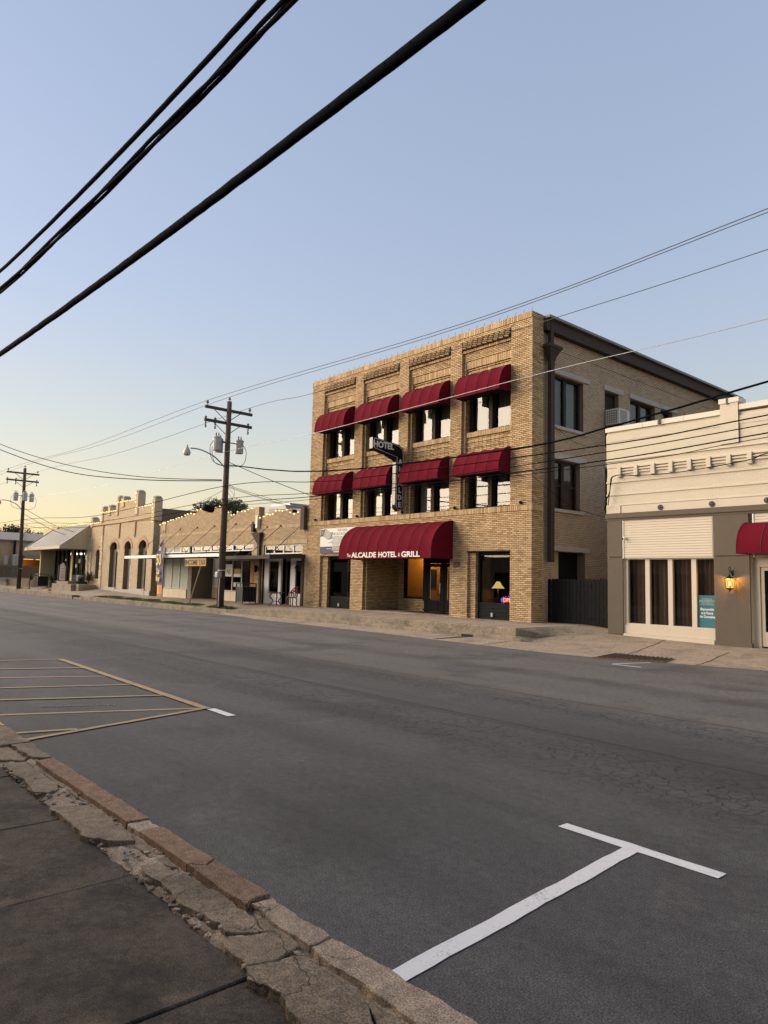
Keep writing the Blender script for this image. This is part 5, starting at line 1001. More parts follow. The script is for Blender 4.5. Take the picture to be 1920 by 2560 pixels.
for a, b, z in AR + [(-58.95, -58.0, 3.8)]:
    cx = (a + b) / 2; r = (b - a) / 2; h = z - (3.75 if z > 4 else 3.3); z0 = z - h; m = MB(); n = 14; vs = []
    for k in range(n + 1):
        t = math.pi * k / n
        for q, e in ((1.0, .03), (1.36, .03), (1.36, 0), (1.0, 0)): vs.append((cx + r * q * math.cos(t), YF - e - .005, z0 + (h * q + (.12 * (q > 1) * math.sin(t) ** 6)) * math.sin(t)))
    m.add(vs, [(4 * k + j, 4 * k + (j + 1) % 4, 4 * k + 4 + (j + 1) % 4, 4 * k + 4 + j) for k in range(n) for j in range(4)]).build('arch_hood', MT['brickrose'], cc)
for i, (a, b, z) in enumerate(AR):
    f = MB(); f.box(a, a + .5, YF + .3, YF + .4, .5, 3.75); f.box(b - .1, b, YF + .3, YF + .4, .5, 3.75); f.box(a + .5, b - .1, YF + .3, YF + .4, 3.55, 4.3); f = f.build('arched_window', MT['stack'], cc)
    MB().box(a + .5, b - .1, YF + .36, YF + .37, .7, 3.55).build('pane', MT['glassdark'], f)
    if i == 1: MB().box(a + .5, a + .56, YF + .3, YF + .36, .6, 2.5).box(b - .5, b - .44, YF + .3, YF + .36, .6, 2.5).box(a + .5, b - .1, YF + .3, YF + .36, 2.4, 2.5).box(a + .5, b - .1, YF + .3, YF + .36, 1.5, 1.55).build('door', MT['white'], f)
    MB().box(a - .1, b + .1, YF - .12, YF + .3, .4, .85 if i != 1 else .6).build('stone_sill', MT['stone'], cc)
MB().box(-58.95, -58.0, YF + .3, YF + .34, 1.45, 3.8).build('boarded_window', MT['stack'], cc)
mb = MB()
for k in range(14):
    for x in (-60.2, -57.75): mb.bbox(x - random.uniform(.22, .3), x + random.uniform(.22, .3), YF - .06, YF + .02, .7 + k * .3, .98 + k * .3, .03)
mb.build('quoin', MT['bricksand'], cc, kind='stuff')
for x0, x1 in ((-60.5, -57.4), (-57.3, -47.95)): MB().bbox(x0, x1, YF - .1, YF + .02, .35, .75, .02).build('plinth', MT['stone'], cc)
cp = lambda a, b, z: [(a + (b - a) * i / 8, YF - .06, z + .05 + .03 * (i % 2)) for i in range(9)]
string_lights('warm string lights climbing the stepped parapet of the pale brick building', [cp(-60.4, -58.3, 5.95), cp(-58.1, -55.1, 6.72), cp(-54.9, -51.4, 7.32), cp(-51.2, -48.4, 6.72), [(-48.1, YF - .12, 7.2), (-47.95, YF - .12, 5.4)], [(-51.1, YF - .12, 7.8), (-51.1, YF - .12, 6.7)]], .36, (-54, 20.4, 6.5))
bb = thing('roof_shed', 'grey rendered brick wall rising behind the shop row roof', 'building', (-46, 30, 0)); MB().box(-47.3, -41.5, 27, 34, 4.6, 6.85).build('wall', MT['whitedirty'], bb); MB().box(-44.0, -41.45, 26.95, 34, 4.6, 6.3).build('wall', MT['brickside'], bb); MB().box(-45, -42.5, 28, 30, 6.85, 7.15).build('vent', MT['galv'], bb)
# ------------------------------------------------------------------ office with the sloping metal canopy roof
of = thing('office_building', 'cream stucco office under a big sloping grey metal canopy roof', 'building', (-65, 20.5, 1.2))
struct(MB().prism([(-140, 18.6), (-70.5, 18.6), (-64, 19.9), (-60.5, 20.2), (-60.5, 60), (-140, 60)], -.1, 1.18).build('raised_terrace', MT['soil']))
struct(MB().prism([(-70.2, 19.2), (-63.5, 19.6), (-60.45, 19.6), (-60.45, 20.6), (-70.2, 20.6)], .2, 1.2).build('office_terrace', MT['grass']))
stp = struct(MB().box(-63.4, -60.45, 18.95, 19.6, .3, 1.19).build('office_steps', MT['concrete'])); MB().box(-63.4, -58.6, 18.6, 18.95, .3, .99).box(-60.44, -57.9, 18.95, 20.3, .3, .99).build('step', MT['concrete'], stp)
mb = MB(); mb.box(-69.75, -69.5, 19.3, 20.5, 1.1, 3.95); mb.box(-73.6, -69.5, 20.5, 20.8, 1.1, 6.0); mb.box(-64.9, -64.4, 20.45, 20.7, 1.1, 3.95); mb.box(-60.95, -60.52, 20.4, 20.8, 1.1, 5.9); mb.box(-69.5, -60.95, 20.7, 20.9, 3.9, 6.0); mb.box(-73.6, -73.3, 20.8, 34, 1, 6.0); mb.box(-69.5, -60.9, 24, 24.2, 1, 4); mb.build('wall', MT['stucco'], of)
MB().box(-73.3, -60.6, 20.9, 34, 5.3, 5.5).build('flat_roof', MT['rooftar'], of)
yr, zr = 18.2, 4.02
rf = MB().add([(-70.6, yr, zr), (-60.6, yr, zr), (-60.6, 20.45, 5.82), (-70.2, 20.45, 5.82), (-70.6, yr, zr - .22), (-60.6, yr, zr - .22), (-60.6, 20.45, 3.85), (-72.5, 20.45, 3.85)], [(0, 1, 2, 3), (4, 7, 6, 5), (0, 4, 5, 1), (2, 6, 7, 3), (3, 7, 4, 0)]).build('canopy_roof', MT['roofmetal'], of)
for i in range(13): x = -60.7 - i * .78; MB().tube([(x, yr, zr + .02), (x + .03, 20.44, 5.84)], .018, 4).build('roof_seam', MT['roofmetal'], rf)
g = MB()
for k in range(12):
    y0, y1 = yr + (20.45 - yr) * k / 12, yr + (20.45 - yr) * (k + 1) / 12; zz = lambda y: zr + (y - yr) / (20.45 - yr) * (5.82 - zr); e = .02 if k % 2 else 0
    g.add([(-60.6 + e, y0, zr - .22), (-60.6 + e, y1, zr - .2), (-60.6 + e, y1, zz(y1)), (-60.6 + e, y0, zz(y0))], [(0, 1, 2, 3)])
g.build('gable_panel', MT['corr'], of)
MB().tube([(-60.58, yr, zr + .03), (-60.58, 20.45, 5.85)], .05, 5).build('verge_trim', MT['acwhite'], of); MB().tube([(-70.62, yr, zr + .03), (-70.2, 20.45, 5.85)], .05, 5).build('verge_trim', MT['acwhite'], of); MB().box(-70.6, -60.6, yr - .05, yr - .005, zr - .22, zr + .03).build('eaves_trim', MT['corr'], of)
f = MB()
for x in (-69.4, -68.3, -67.2, -66.0, -64.95, -64.35, -63.3, -62.2, -61.0): f.box(x - .06, x + .06, 20.52, 20.66, 1.2, 3.9)
f = f.build('glazed_front', MT['black'], of)
for a, b in ((-69.34, -68.36), (-68.24, -67.26), (-67.14, -66.06), (-65.94, -65.01), (-64.29, -63.36), (-63.24, -62.26), (-62.14, -61.06)): MB().box(a, b, 20.58, 20.59, 1.22, 3.88).build('pane', MT['glassdark'], f)
for x, z, w, h in ((-67.9, 2.5, .5, .22), (-66.6, 3.0, .35, .16), (-63.8, 2.5, .4, .3), (-63.0, 2.9, .55, .35)): MB().box(x - w / 2, x + w / 2, 20.562, 20.57, z - h / 2, z + h / 2).build('window_notice', MT['whitedirty'], f)
MB().bbox(-64.0, -63.6, 21.4, 21.5, 3.05, 3.5, .02).build('lit_sign', emis('lit_window_sign', (1, .85, .5), 4), of)
string_lights('line of warm string lights along the office roof edge', [[(-73.5 + i * .8, YF - .1, 6.08 + .03 * (i % 2)) for i in range(17)]], .5, (-67, 20.4, 6.1))
MB().box(-66, -62.5, 24, 26, 5.5, 6.5).build('roof_unit', MT['galv'], of)

sb = thing('pavement_sign', 'grey arched sign board in a dark timber frame before the office', 'sign', (-62.8, 19.2, .9))
pr = [(-63.6, 1.25), (-62.1, 1.25), (-62.1, 2.35), (-62.35, 2.48), (-62.6, 2.66), (-62.85, 2.72), (-63.1, 2.66), (-63.35, 2.48), (-63.6, 2.35)]
n = len(pr); MB().add([(x, 19.2, z) for x, z in pr] + [(x, 19.25, z) for x, z in pr], [tuple(range(n)), tuple(range(2 * n - 1, n - 1, -1))] + [(i, (i + 1) % n, n + (i + 1) % n, n + i) for i in range(n)]).build('board', MT['rooftar'], sb)
for x in (-63.75, -61.95): MB().box(x - .07, x + .07, 19.15, 19.3, .75, 2.45).build('post', MT['bark'], sb)
MB().box(-63.5, -62.2, 19.17, 19.27, .98, 1.1).build('rail', MT['white'], sb)
for z, w in ((2.2, .5), (1.95, .55), (1.75, .5), (1.6, .45), (1.45, .5)): MB().box(-62.85 - w, -62.85 + w, 19.19, 19.198, z - .04, z + .04).build('print', MT['ink'], sb)
def yucca(label, c, n, L, mat='leaf', name='yucca_plant'):
    mb = MB(); rn = random.Random(int(abs(c[0] * 7)))
    for i in range(n):
        a = rn.uniform(0, 6.28); e = rn.uniform(.25, 1.35); l = L * rn.uniform(.6, 1.1); d = Vector((math.cos(a) * math.cos(e), math.sin(a) * math.cos(e), math.sin(e))); s = Vector((-math.sin(a), math.cos(a), 0)) * .02
        p0 = Vector(c); p1 = p0 + d * l * .6; p2 = p0 + d * l + Vector((0, 0, -.18 * l))
        mb.add([p0 - s, p0 + s, p1 + s, p1 - s, p2], [(0, 1, 2, 3), (3, 2, 4)])
    t = thing(name, label, 'plant', c); mb.build('foliage', MT[mat], t); MB().lathe([(.06, -.15), (.05, .1), (0, .15)], c, 6).build('stem', MT['bark'], t)
yucca('spiky yucca growing by the far utility pole', (-70.9, 19.0, 1.15), 70, .8); yucca('spiky grass clump right of the far litter bin', (-66.2, 19.4, 1.15), 50, .7); yucca('dark fern in front of the office planter', (-60.4, 19.9, 1.2), 80, .6, 'leafdark'); yucca('tall bushy plant beside the office door', (-59.6, 20.25, 1.25), 110, 1.2)
bx = thing('planter_box', 'pale concrete planter trough before the office window', 'planter', (-61.8, 20.1, 1.2)); MB().bbox(-62.6, -61.0, 19.9, 20.3, 1.2, 1.72, .03).build('trough', MT['stone'], bx); MB().box(-62.5, -61.1, 19.95, 20.25, 1.7, 1.725).build('soil', MT['soil'], bx)
# ------------------------------------------------------------------ beyond the office
fb = thing('far_brick_building', 'low tan brick building with a grey metal roof beyond the plank fence', 'building', (-95, 25, 1.2))
fbk = Bricks(); fbk.fill(EAST(-88), 16, 45, 1.2, 5.3, [(22.6, 24.4, 1.2, 3.4)]); fbk.build('brickwork', MT['brickrow'], fb)
MB().wall(EAST(-88), 16, 45, 1.0, 5.3, [(22.6, 24.4, 1.2, 3.4)], -.3, -.016).box(-110, -88.3, 44.7, 45, 1, 5.3).box(-110, -88.3, 16, 16.3, 1, 5.3).build('masonry', MT['mortarpale'], fb)
MB().add([(-87.8, 15.8, 5.25), (-87.8, 45.2, 5.25), (-87.8, 45.2, 5.45), (-87.8, 15.8, 5.45), (-100, 15.8, 6.9), (-100, 45.2, 6.9), (-112, 15.8, 5.4), (-112, 45.2, 5.4)], [(0, 1, 2, 3), (3, 2, 5, 4), (4, 5, 7, 6), (0, 3, 4, 6), (1, 7, 5, 2)]).build('roof', MT['rooftar'], fb)
MB().box(-87.6, -85.5, 22.3, 24.7, 3.4, 3.75).build('carport_roof', MT['roofmetal'], fb); MB().box(-93, -92.8, 21, 26, 1.2, 3.4).build('carport_wall', MT['ochrewall'], fb); MB().ball((-91.5, 23.2, 3.2), .09).build('carport_bulb', MT['bulb'], fb); cl_ = bpy.data.lights.new('carport_light', 'POINT'); cl_.energy = 30; cl_.color = (1, .62, .2); cl_.shadow_soft_size = .1; link('carport_light', cl_, fb, loc=(-91.3, 23.2, 3.0))
MB().lathe([(.14, 0), (.14, 1.6), (0, 1.6)], (-87.6, 21.5, 3.8), 8).build('flue', MT['black'], fb)
cab = thing('utility_cabinet', 'pale grey metal cabinet behind the far plank fence', 'cabinet', (-87, 21.6, 1.2)); MB().bbox(-87.4, -86.6, 21.25, 22.0, 1.2, 3.8, .03).build('body', MT['acwhite'], cab); MB().box(-86.598, -86.585, 21.3, 21.95, 1.4, 3.7).build('door', MT['plastic'], cab); cb2 = thing('meter_box', 'grey electric meter box on a post at the far left', 'meter box', (-86.9, 20.4, 1.2)); MB().bbox(-87.0, -86.7, 20.3, 20.7, 2.7, 3.6, .02).build('box', MT['plastic'], cb2); MB().box(-86.9, -86.8, 20.45, 20.55, 1.2, 2.7).build('post', MT['galv'], cb2)
f2 = thing('far_plank_fence', 'brown plank fence at the far left end of the street', 'fence', (-78, 21, 1.2))
for i in range(42): y = 17.2 + i * .15; MB().box(-78.02, -78, y, y + .135, 1.3, 2.5 + random.uniform(-.03, .03)).build('plank', MT['fencebrown'], f2)
MB().box(-78.06, -78.021, 17.2, 23.5, 2.2, 2.3).build('rail', MT['fencebrown'], f2); MB().box(-78.15, -77.9, 17.2, 23.5, .9, 1.29).build('footing', MT['stone'], f2)

# trees: tapered trunk, limbs, leaf clumps
def tree(label, base, H, rx, rz, n, mat, seed, leaf=.16):
    rn = random.Random(seed); t = thing('tree', label, 'tree', base); B = Vector(base); top = B + Vector((0, 0, H - rz)); tr = MB()
    tr.tube([B, B.lerp(top, .5) + Vector((.2, .1, 0)), top], H * .03, 8, H * .012); cl = []
    for k in range(16):
        a = rn.uniform(0, 6.28); u = rn.uniform(-.5, .95); rr = math.sqrt(max(.05, 1 - u * u)) * rn.uniform(.55, 1.0); c = top + Vector((rx * rr * math.cos(a), rx * rr * math.sin(a), rz * u)); cl.append((c, rn.uniform(.28, .5) * rx))
        tr.tube([top - Vector((0, 0, rz * .4)), top.lerp(c, .5) + Vector((0, 0, -.2)), c], H * .008, 5, H * .003)
    tr.build('trunk', MT['bark'], t); lf = MB()
    for i in range(n):
        c, r = rn.choice(cl); d = Vector((rn.gauss(0, 1), rn.gauss(0, 1), rn.gauss(0, .7))).normalized() * r * rn.random() ** .45; p = c + d
        a = Vector((rn.gauss(0, 1), rn.gauss(0, 1), rn.gauss(0, 1))).normalized(); b = a.cross(Vector((rn.gauss(0, 1), rn.gauss(0, 1), rn.gauss(0, 1)))).normalized(); s = leaf * rn.uniform(.6, 1.3)
        lf.add([p - a * s, p + b * s * .5, p + a * s, p - b * s * .5], [(0, 1, 2, 3)])
    lf.build('crown', MT[mat], t)
tree('leafy green tree rising behind the shop row left of the utility pole', (-77.6, 41, 0), 10.7, 2.6, 1.6, 4200, 'leaf', 1)
tree('leafy green tree rising behind the shop row right of the utility pole', (-71.2, 40, 0), 9.9, 2.5, 1.5, 3800, 'leaf', 2)
tree('dark spreading tree beyond the far brick building roof', (-140, 34.8, 0), 9.4, 3.2, 1.6, 2600, 'leafdark', 3, .22); tree('small dark tree at the far left skyline', (-140, 32.6, 0), 8.7, 1.3, .9, 800, 'leafdark', 4, .2); tree('low dark tree right of the far utility pole', (-142, 38.2, 0), 8.9, 2.0, 1.0, 1200, 'leafdark', 5, .2)
# ------------------------------------------------------------------ the viewer's side of the street (seen mirrored in the windows)
def opp(label, x0, x1, h, col, d=12, cat='building'):
    t = thing('opposite_building', label, cat, ((x0 + x1) / 2, -2.6, 0)); F = ((0, -2.6), (1, 0), (0, 1)); n = max(2, int((x1 - x0) / 3)); w = (x1 - x0) / n
    ho = [(x0 + i * w + .4, x0 + (i + 1) * w - .4, .6, 2.7) for i in range(n)]
    MB().wall(F, x0, x1, -.05, h, ho, -.3, 0).box(x0, x0 + .3, -2.6 - d, -2.9, 0, h).box(x1 - .3, x1, -2.6 - d, -2.9, 0, h).box(x0 + .3, x1 - .3, -2.6 - d, -2.3 - d, 0, h).build('wall', MT[col], t); MB().box(x0 + .3, x1 - .3, -2.6 - d, -2.9, h - .6, h - .45).build('flat_roof', MT['rooftar'], t)
    MB().box(x0 - .02, x1 + .02, -2.95, -2.52, h, h + .12).build('coping', MT['stone'], t)
    for a, b, z0, z1 in ho:
        f = MB().box(a, b, -2.8, -2.7, z0, z0 + .08).box(a, b, -2.8, -2.7, z1 - .08, z1).box(a, a + .08, -2.8, -2.7, z0 + .08, z1 - .08).box(b - .08, b, -2.8, -2.7, z0 + .08, z1 - .08).build('window', MT['frame'], t); MB().box(a + .08, b - .08, -2.76, -2.75, z0 + .08, z1 - .08).build('pane', MT['glassdark'], f)
opp('buff shop building on the viewer side of the street, behind the camera', -14, 6, 4.6, 'brickrose'); opp('pale low building up the street on the viewer side', -38, -20, 3.8, 'stucco'); opp('long tan building farther up the viewer side of the street', -72, -42, 4.2, 'bricksand'); opp('tall tan building at the far end of the viewer side', -165, -72.2, 5.2, 'brickrose'); opp('narrow pale annexe between the two nearest viewer-side buildings', -19.9, -14.1, 3.4, 'stucco')  # last two are added, unseen, to keep bright sky out of window reflections
# ------------------------------------------------------------------ utility poles
def catmull(pts, n=8):
    P = [Vector(p) for p in pts]; out = []
    for i in range(len(P) - 1):
        a, b, c, d = P[max(0, i - 1)], P[i], P[i + 1], P[min(len(P) - 1, i + 2)]
        for k in range(n):
            t = k / n; out.append(.5 * ((2 * b) + (c - a) * t + (2 * a - 5 * b + 4 * c - d) * t * t + (3 * b - a - 3 * c + d) * t ** 3))
    return out + [P[-1]]
def pole(label, X, Y, zb, zt, a1, a2, ya, yb_, lean, lamp, ct):
    t = thing('utility_pole', label, 'utility pole', (X, Y, zb)); L = lambda z: Y + lean * (z - zb) / (zt - zb)
    ps = MB().tube([(X, Y, zb - .3), (X, L((zb + zt) / 2), (zb + zt) / 2), (X, L(zt), zt)], .185, 14, .125).build('pole', MT['polewood'], t, smooth=True)
    MB().lathe([(.19, 0), (.195, .03), (.19, .06)], (X, Y, zb + 1.85), 14).build('band', MT['whitedirty'], ps)
    for z in (a1, a2):
        a = MB().box(X - .16, X - .05, ya, yb_, z - .07, z + .07).build('crossarm', MT['armwood'], t)
        for s in (-1, 1): MB().tube([(X - .17, L(z) + s * .75, z - .05), (X - .15, L(z), z - .62)], .02, 4).build('brace', MT['darkmetal'], a)
        ins = [ya + .12, yb_ - .15] + ([L(z) - .65] if z == a2 else [])
        for y in ins:
            if z == a1: MB().lathe([(.02, 0), (.02, .1), (.09, .12), (.05, .16), (.08, .18), (.05, .22), (.06, .25), (0, .28)], (X - .1, y, z + .07), 8).build('insulator', MT['porcelain'], a)
            else:
                MB().lathe([(.05, -.42), (.06, -.3), (.03, -.28), (.05, -.15), (.03, -.1), (.06, .0), (.03, .05), (.08, .12), (.0, .2)], (X - .22, y, z + .05), 7).build('cutout', MT['porcelain'], a)
    MB().lathe([(.02, 0), (.02, .08), (.09, .1), (.05, .15), (.07, .19), (0, .24)], (X, L(zt), zt), 8).build('insulator', MT['porcelain'], t)
    for k, (dx, dy) in enumerate(ct):
        c = (X + dx, L(8.6) + dy, 8.2); b = MB().lathe([(0, 0), (.20, 0), (.21, .04), (.21, .62), (.225, .63), (.225, .67), (.17, .72), (0, .74)], c, 16).build('transformer', MT['transformer'], t, smooth=False)
        for e in (-.07, .07): MB().lathe([(.035, 0), (.05, .04), (.03, .08), (.045, .12), (.025, .18), (0, .22)], (c[0], c[1] + e, c[2] + .72), 7).build('bushing', MT['porcelain'], b)
        MB().tube([(c[0], c[1], c[2] + .5), (X, L(8.6), c[2] + .5)], .03, 5).build('bracket', MT['darkmetal'], b)
        MB().tube(catmull([(c[0], c[1] + (.2 if dy > 0 else -.2), 8.7), (c[0], c[1] + (.42 if dy > 0 else -.38), 8.3), (c[0], c[1] + (.25 if dy > 0 else -.2), 7.65), (X, L(7.5) + (.15 if dy > 0 else -.15), 7.45)]), .015, 5).build('lead', MT['wire'], b)
    if lamp:
        arm = MB().tube(catmull([(X, L(7.3), 7.28), (X - .1, Y - .6, 7.85), (X - .3, Y - 1.3, 8.17), (X - .4, Y - 1.85, 8.2)]), .035, 7).build('lamp_arm', MT['galv'], t, smooth=True)
        MB().lathe([(.0, .42), (.05, .41), (.05, .3), (.10, .27), (.15, .14), (.18, .08)], (X - .4, Y - 2.02, 7.93), 14).build('lamp_head', MT['transformer'], arm, smooth=True); MB().lathe([(.18, .08), (.19, 0), (.15, -.11), (.13, -.12), (0, -.12)], (X - .4, Y - 2.02, 7.93), 14).build('lamp_bowl', MT['lampglass'], arm, smooth=True)
    for k in range(6):
        z = 6.6 - k * .22; MB().tube(catmull([(X + .15, L(z), z), (X + .3, L(z) + .25, z - .2 - .1 * k), (X + .22, L(z) + .4, z - .6), (X + .14, L(z) + .1, z - .9)]), .008, 4).build('loop_wire', MT['wire'], t)
    return t
p1 = pole('creosoted utility pole with grey transformers and lamp arm near the hotel', -33.0, 17.78, .25, 10.85, 10.40, 9.72, 16.48, 19.2, 0, True, [(0.05, -.62), (-.35, -.3), (0.05, .66)])
MB().lathe([(.0, -.15), (.12, -.14), (.16, 0), (.14, .3), (.09, .34), (0, .35)], (0, 0, 0), 12).build('siren_horn', MT['black'], p1).data.transform(Matrix.Translation((-33.05, 17.0, 5.2)) @ Matrix.Rotation(R(80), 4, 'X') @ Matrix.Scale(1.25, 4)); MB().tube([(-33, 17.7, 5.35), (-33.05, 17.2, 5.25)], .03, 5).build('horn_bracket', MT['darkmetal'], p1)
MB().bbox(-32.95, -32.62, 17.35, 17.62, 1.75, 2.05, .05).build('meter_box', MT['plastic'], p1); MB().tube([(-32.8, 17.58, .3), (-32.8, 17.58, 1.75)], .03, 6).build('conduit', MT['galv'], p1)
pole('weathered utility pole with three transformers far up the street', -70.0, 17.75, .3, 11.2, 10.74, 10.06, 16.1, 18.82, -.2, True, [(0.05, -.66), (.45, 0), (0.05, .66)])
sp2 = thing('sign_post', 'thin dark sign post standing by the far litter bin', 'post', (-67.3, 17.9, .3)); MB().tube([(-67.3, 17.9, .2), (-67.3, 17.9, 1.65)], .04, 6).build('post', MT['darkmetal'], sp2); MB().ball((-67.3, 17.9, 1.66), .05).build('cap', MT['darkmetal'], sp2)
# ------------------------------------------------------------------ wires
def wire(name, label, pts, r, mat='wire', n=6, group=None, twist=None):
    q = catmull(pts, 10); mb = MB()
    if twist:
        for ph in (0, 2.1, 4.2): mb.tube([p + Vector((0, math.cos(i * twist + ph) * r * 1.1, math.sin(i * twist + ph) * r * 1.1)) for i, p in enumerate(q)], r, 5)
    else: mb.tube(q, r, n)
    return tag(mb.build(name, MT[mat], smooth=True), label, 'cable', group)
PG = 'overhead power lines'
wire('power_line', 'power line on the pole tops, upper of the close pair above the hotel', [(-110, 17.5, 11.4), (-70, 17.55, 11.45), (-51, 17.7, 10.95), (-33, 17.78, 11.1), (-16.6, 17.78, 10.62), (-6.6, 17.78, 10.88), (4, 17.78, 11.3)], .012, 'wirelight', 5, PG)
wire('power_line', 'power line from the near crossarm ends, lower of the close pair above the hotel', [(-110, 16.2, 10.9), (-70, 16.2, 11.0), (-51, 16.4, 10.55), (-33, 16.6, 10.72), (-15.5, 16.6, 10.13), (-6.1, 16.6, 10.36), (4, 16.6, 10.8)], .012, 'wirelight', 5, PG)
wire('power_line', 'power line from the far crossarm ends crossing the hotel corner', [(-110, 18.7, 10.9), (-70, 18.7, 11.02), (-51, 18.9, 10.5), (-33, 19.06, 10.76), (-27, 19.1, 10.5), (-14.2, 19.1, 10.5), (-7.1, 19.1, 10.56), (4, 19.1, 10.9)], .012, 'wirelight', 5, PG)
wire('power_line', 'pale neutral wire slanting across the top-floor hotel windows', [(-110, 17.5, 8.4), (-70, 17.6, 8.35), (-52, 17.6, 7.9), (-33, 17.65, 8.18), (-25.2, 17.6, 8.03), (-13.1, 17.6, 8.2), (-6.6, 17.6, 8.17), (4, 17.6, 8.5)], .011, 'galv', 5, PG)
wire('service_cable', 'thick twisted black cable sagging from the pole across the hotel front', [(-32.9, 17.7, 7.45), (-32, 17.6, 7.38), (-28.7, 17.6, 6.83), (-25.1, 17.6, 6.38), (-20.4, 17.6, 6.1), (-13.5, 17.6, 5.99), (-10.9, 17.6, 6.18), (-8.5, 17.6, 6.43), (-6.6, 17.6, 6.66), (4, 17.6, 7.9)], .015, twist=.35)
CG = 'telephone cables along the street'
wire('telephone_cable', 'upper of the three dark cables crossing the middle-floor awnings', [(-110, 17.5, 6.6), (-70, 17.5, 6.5), (-51, 17.5, 5.85), (-33, 17.6, 6.4), (-24.9, 17.5, 5.9), (-21.7, 17.5, 5.76), (-10.9, 17.5, 5.67), (-6.6, 17.5, 5.83), (4, 17.5, 6.3)], .017, group=CG)
wire('telephone_cable', 'middle of the three dark cables crossing the middle-floor awnings', [(-110, 17.5, 6.2), (-70, 17.5, 6.1), (-51, 17.5, 5.4), (-33, 17.6, 5.72), (-25, 17.5, 5.43), (-18, 17.5, 5.36), (-10.9, 17.5, 5.47), (-6.6, 17.5, 5.62), (4, 17.5, 6.1)], .014, group=CG)
wire('telephone_cable', 'lower of the three dark cables crossing the middle-floor awnings', [(-110, 17.5, 5.7), (-70, 17.5, 5.7), (-51, 17.5, 5.1), (-33, 17.6, 5.45), (-25, 17.5, 5.27), (-18, 17.5, 5.2), (-10.9, 17.5, 5.24), (-6.6, 17.5, 5.41), (4, 17.5, 5.9)], .017, group=CG)
wire('telephone_cable', 'thin wire just below the cables before the cream parapet', [(-33, 17.6, 5.4), (-25, 17.5, 5.15), (-10.9, 17.5, 5.12), (-6.6, 17.5, 5.31), (4, 17.5, 5.8)], .010, group=CG)
wire('wall_cable', 'black cable draped along the corbels of the cream building', [(-12.6, 20.36, 4.35), (-12.5, 20.36, 5.0), (-12.32, 20.3, 5.27), (-11.6, 20.36, 5.22), (-10.5, 20.36, 5.18), (-9.4, 20.36, 5.23), (-8.2, 20.3, 5.32), (-7.0, 20.2, 5.5), (0, 19.5, 5.9)], .014)
wire('wall_cable', 'loop of black cable dropping at the corner of the cream building', [(-12.32, 20.34, 5.27), (-12.45, 20.3, 5.2), (-12.5, 20.3, 4.8), (-12.62, 20.3, 4.5), (-12.75, 20.38, 4.2)], .014)
wire('alley_cable', 'thin cable crossing the alley beneath the hotel side window', [(-15.6, 20.4, 5.6), (-15.3, 21, 5.1), (-14.2, 21.0, 4.4), (-12.75, 20.9, 3.95)], .008)
wire('festoon_cable', 'slack bulb string under the upper hotel side window', [(-15.75, 21.9, 7.65), (-15.72, 23, 7.25), (-15.72, 24.2, 7.2), (-15.75, 25.3, 7.6)], .008)
# service drops
DG = 'service drops from the nearer pole'
for i, (b, lab) in enumerate((((-29.45, 20.9, 5.9), 'black service drop from the pole to the hotel left corner'), ((-29.8, 22.5, 5.35), 'thin drop wire to the roof beside the hotel, highest of its fan'), ((-30.6, 23, 5.3), 'thin drop wire to the roof beside the hotel, second of its fan'), ((-31.4, 23.5, 5.35), 'thin drop wire to the roof beside the hotel, lowest of its fan'), ((-44, 24, 6.5), 'drop wire from the pole to the grey wall behind the shop row'), ((-47.5, 22, 6.6), 'drop wire from the pole to the stepped parapet right end'))):
    a = (-32.95, 17.8, 7.7 if i == 0 else 6.55 - .05 * i); m = Vector(a).lerp(Vector(b), .5) - Vector((0, 0, .18 if i else .05)); wire('drop_wire', lab, [a, m, b], .016 if i == 0 else .010, group=DG, n=5)
for i, (b, lab) in enumerate((((-60.4, 20.45, 4.9), 'upper drop wire from the far pole to the pale brick building'), ((-60.5, 20.4, 4.5), 'lower drop wire from the far pole to the pale brick building'), ((-62, 20.6, 5.9), 'drop wire from the far pole over the office canopy roof'), ((-66, 20.6, 6.1), 'short drop wire from the far pole to the office roof'))):
    a = (-69.9, 17.65, 7.6 - .5 * i); m = Vector(a).lerp(Vector(b), .5) - Vector((0, 0, .35)); wire('drop_wire', lab, [a, m, b], .02 if i < 2 else .012, group='service drops from the far pole', n=5)
wire('span_cable', 'upper dark cable crossing the street from the nearer pole to the left', [(-33.1, 17.6, 6.75), (-38.6, 15.6, 7.2), (-44, 13.4, 8.15), (-50, 10.98, 9.85), (-58, 7.8, 13.0)], .02)
wire('span_cable', 'lower dark cable crossing the street from the nearer pole to the left', [(-33.1, 17.6, 6.70), (-38.2, 15.6, 7.0), (-44, 13.4, 7.75), (-50, 10.98, 9.5), (-58, 7.8, 12.4)], .025)
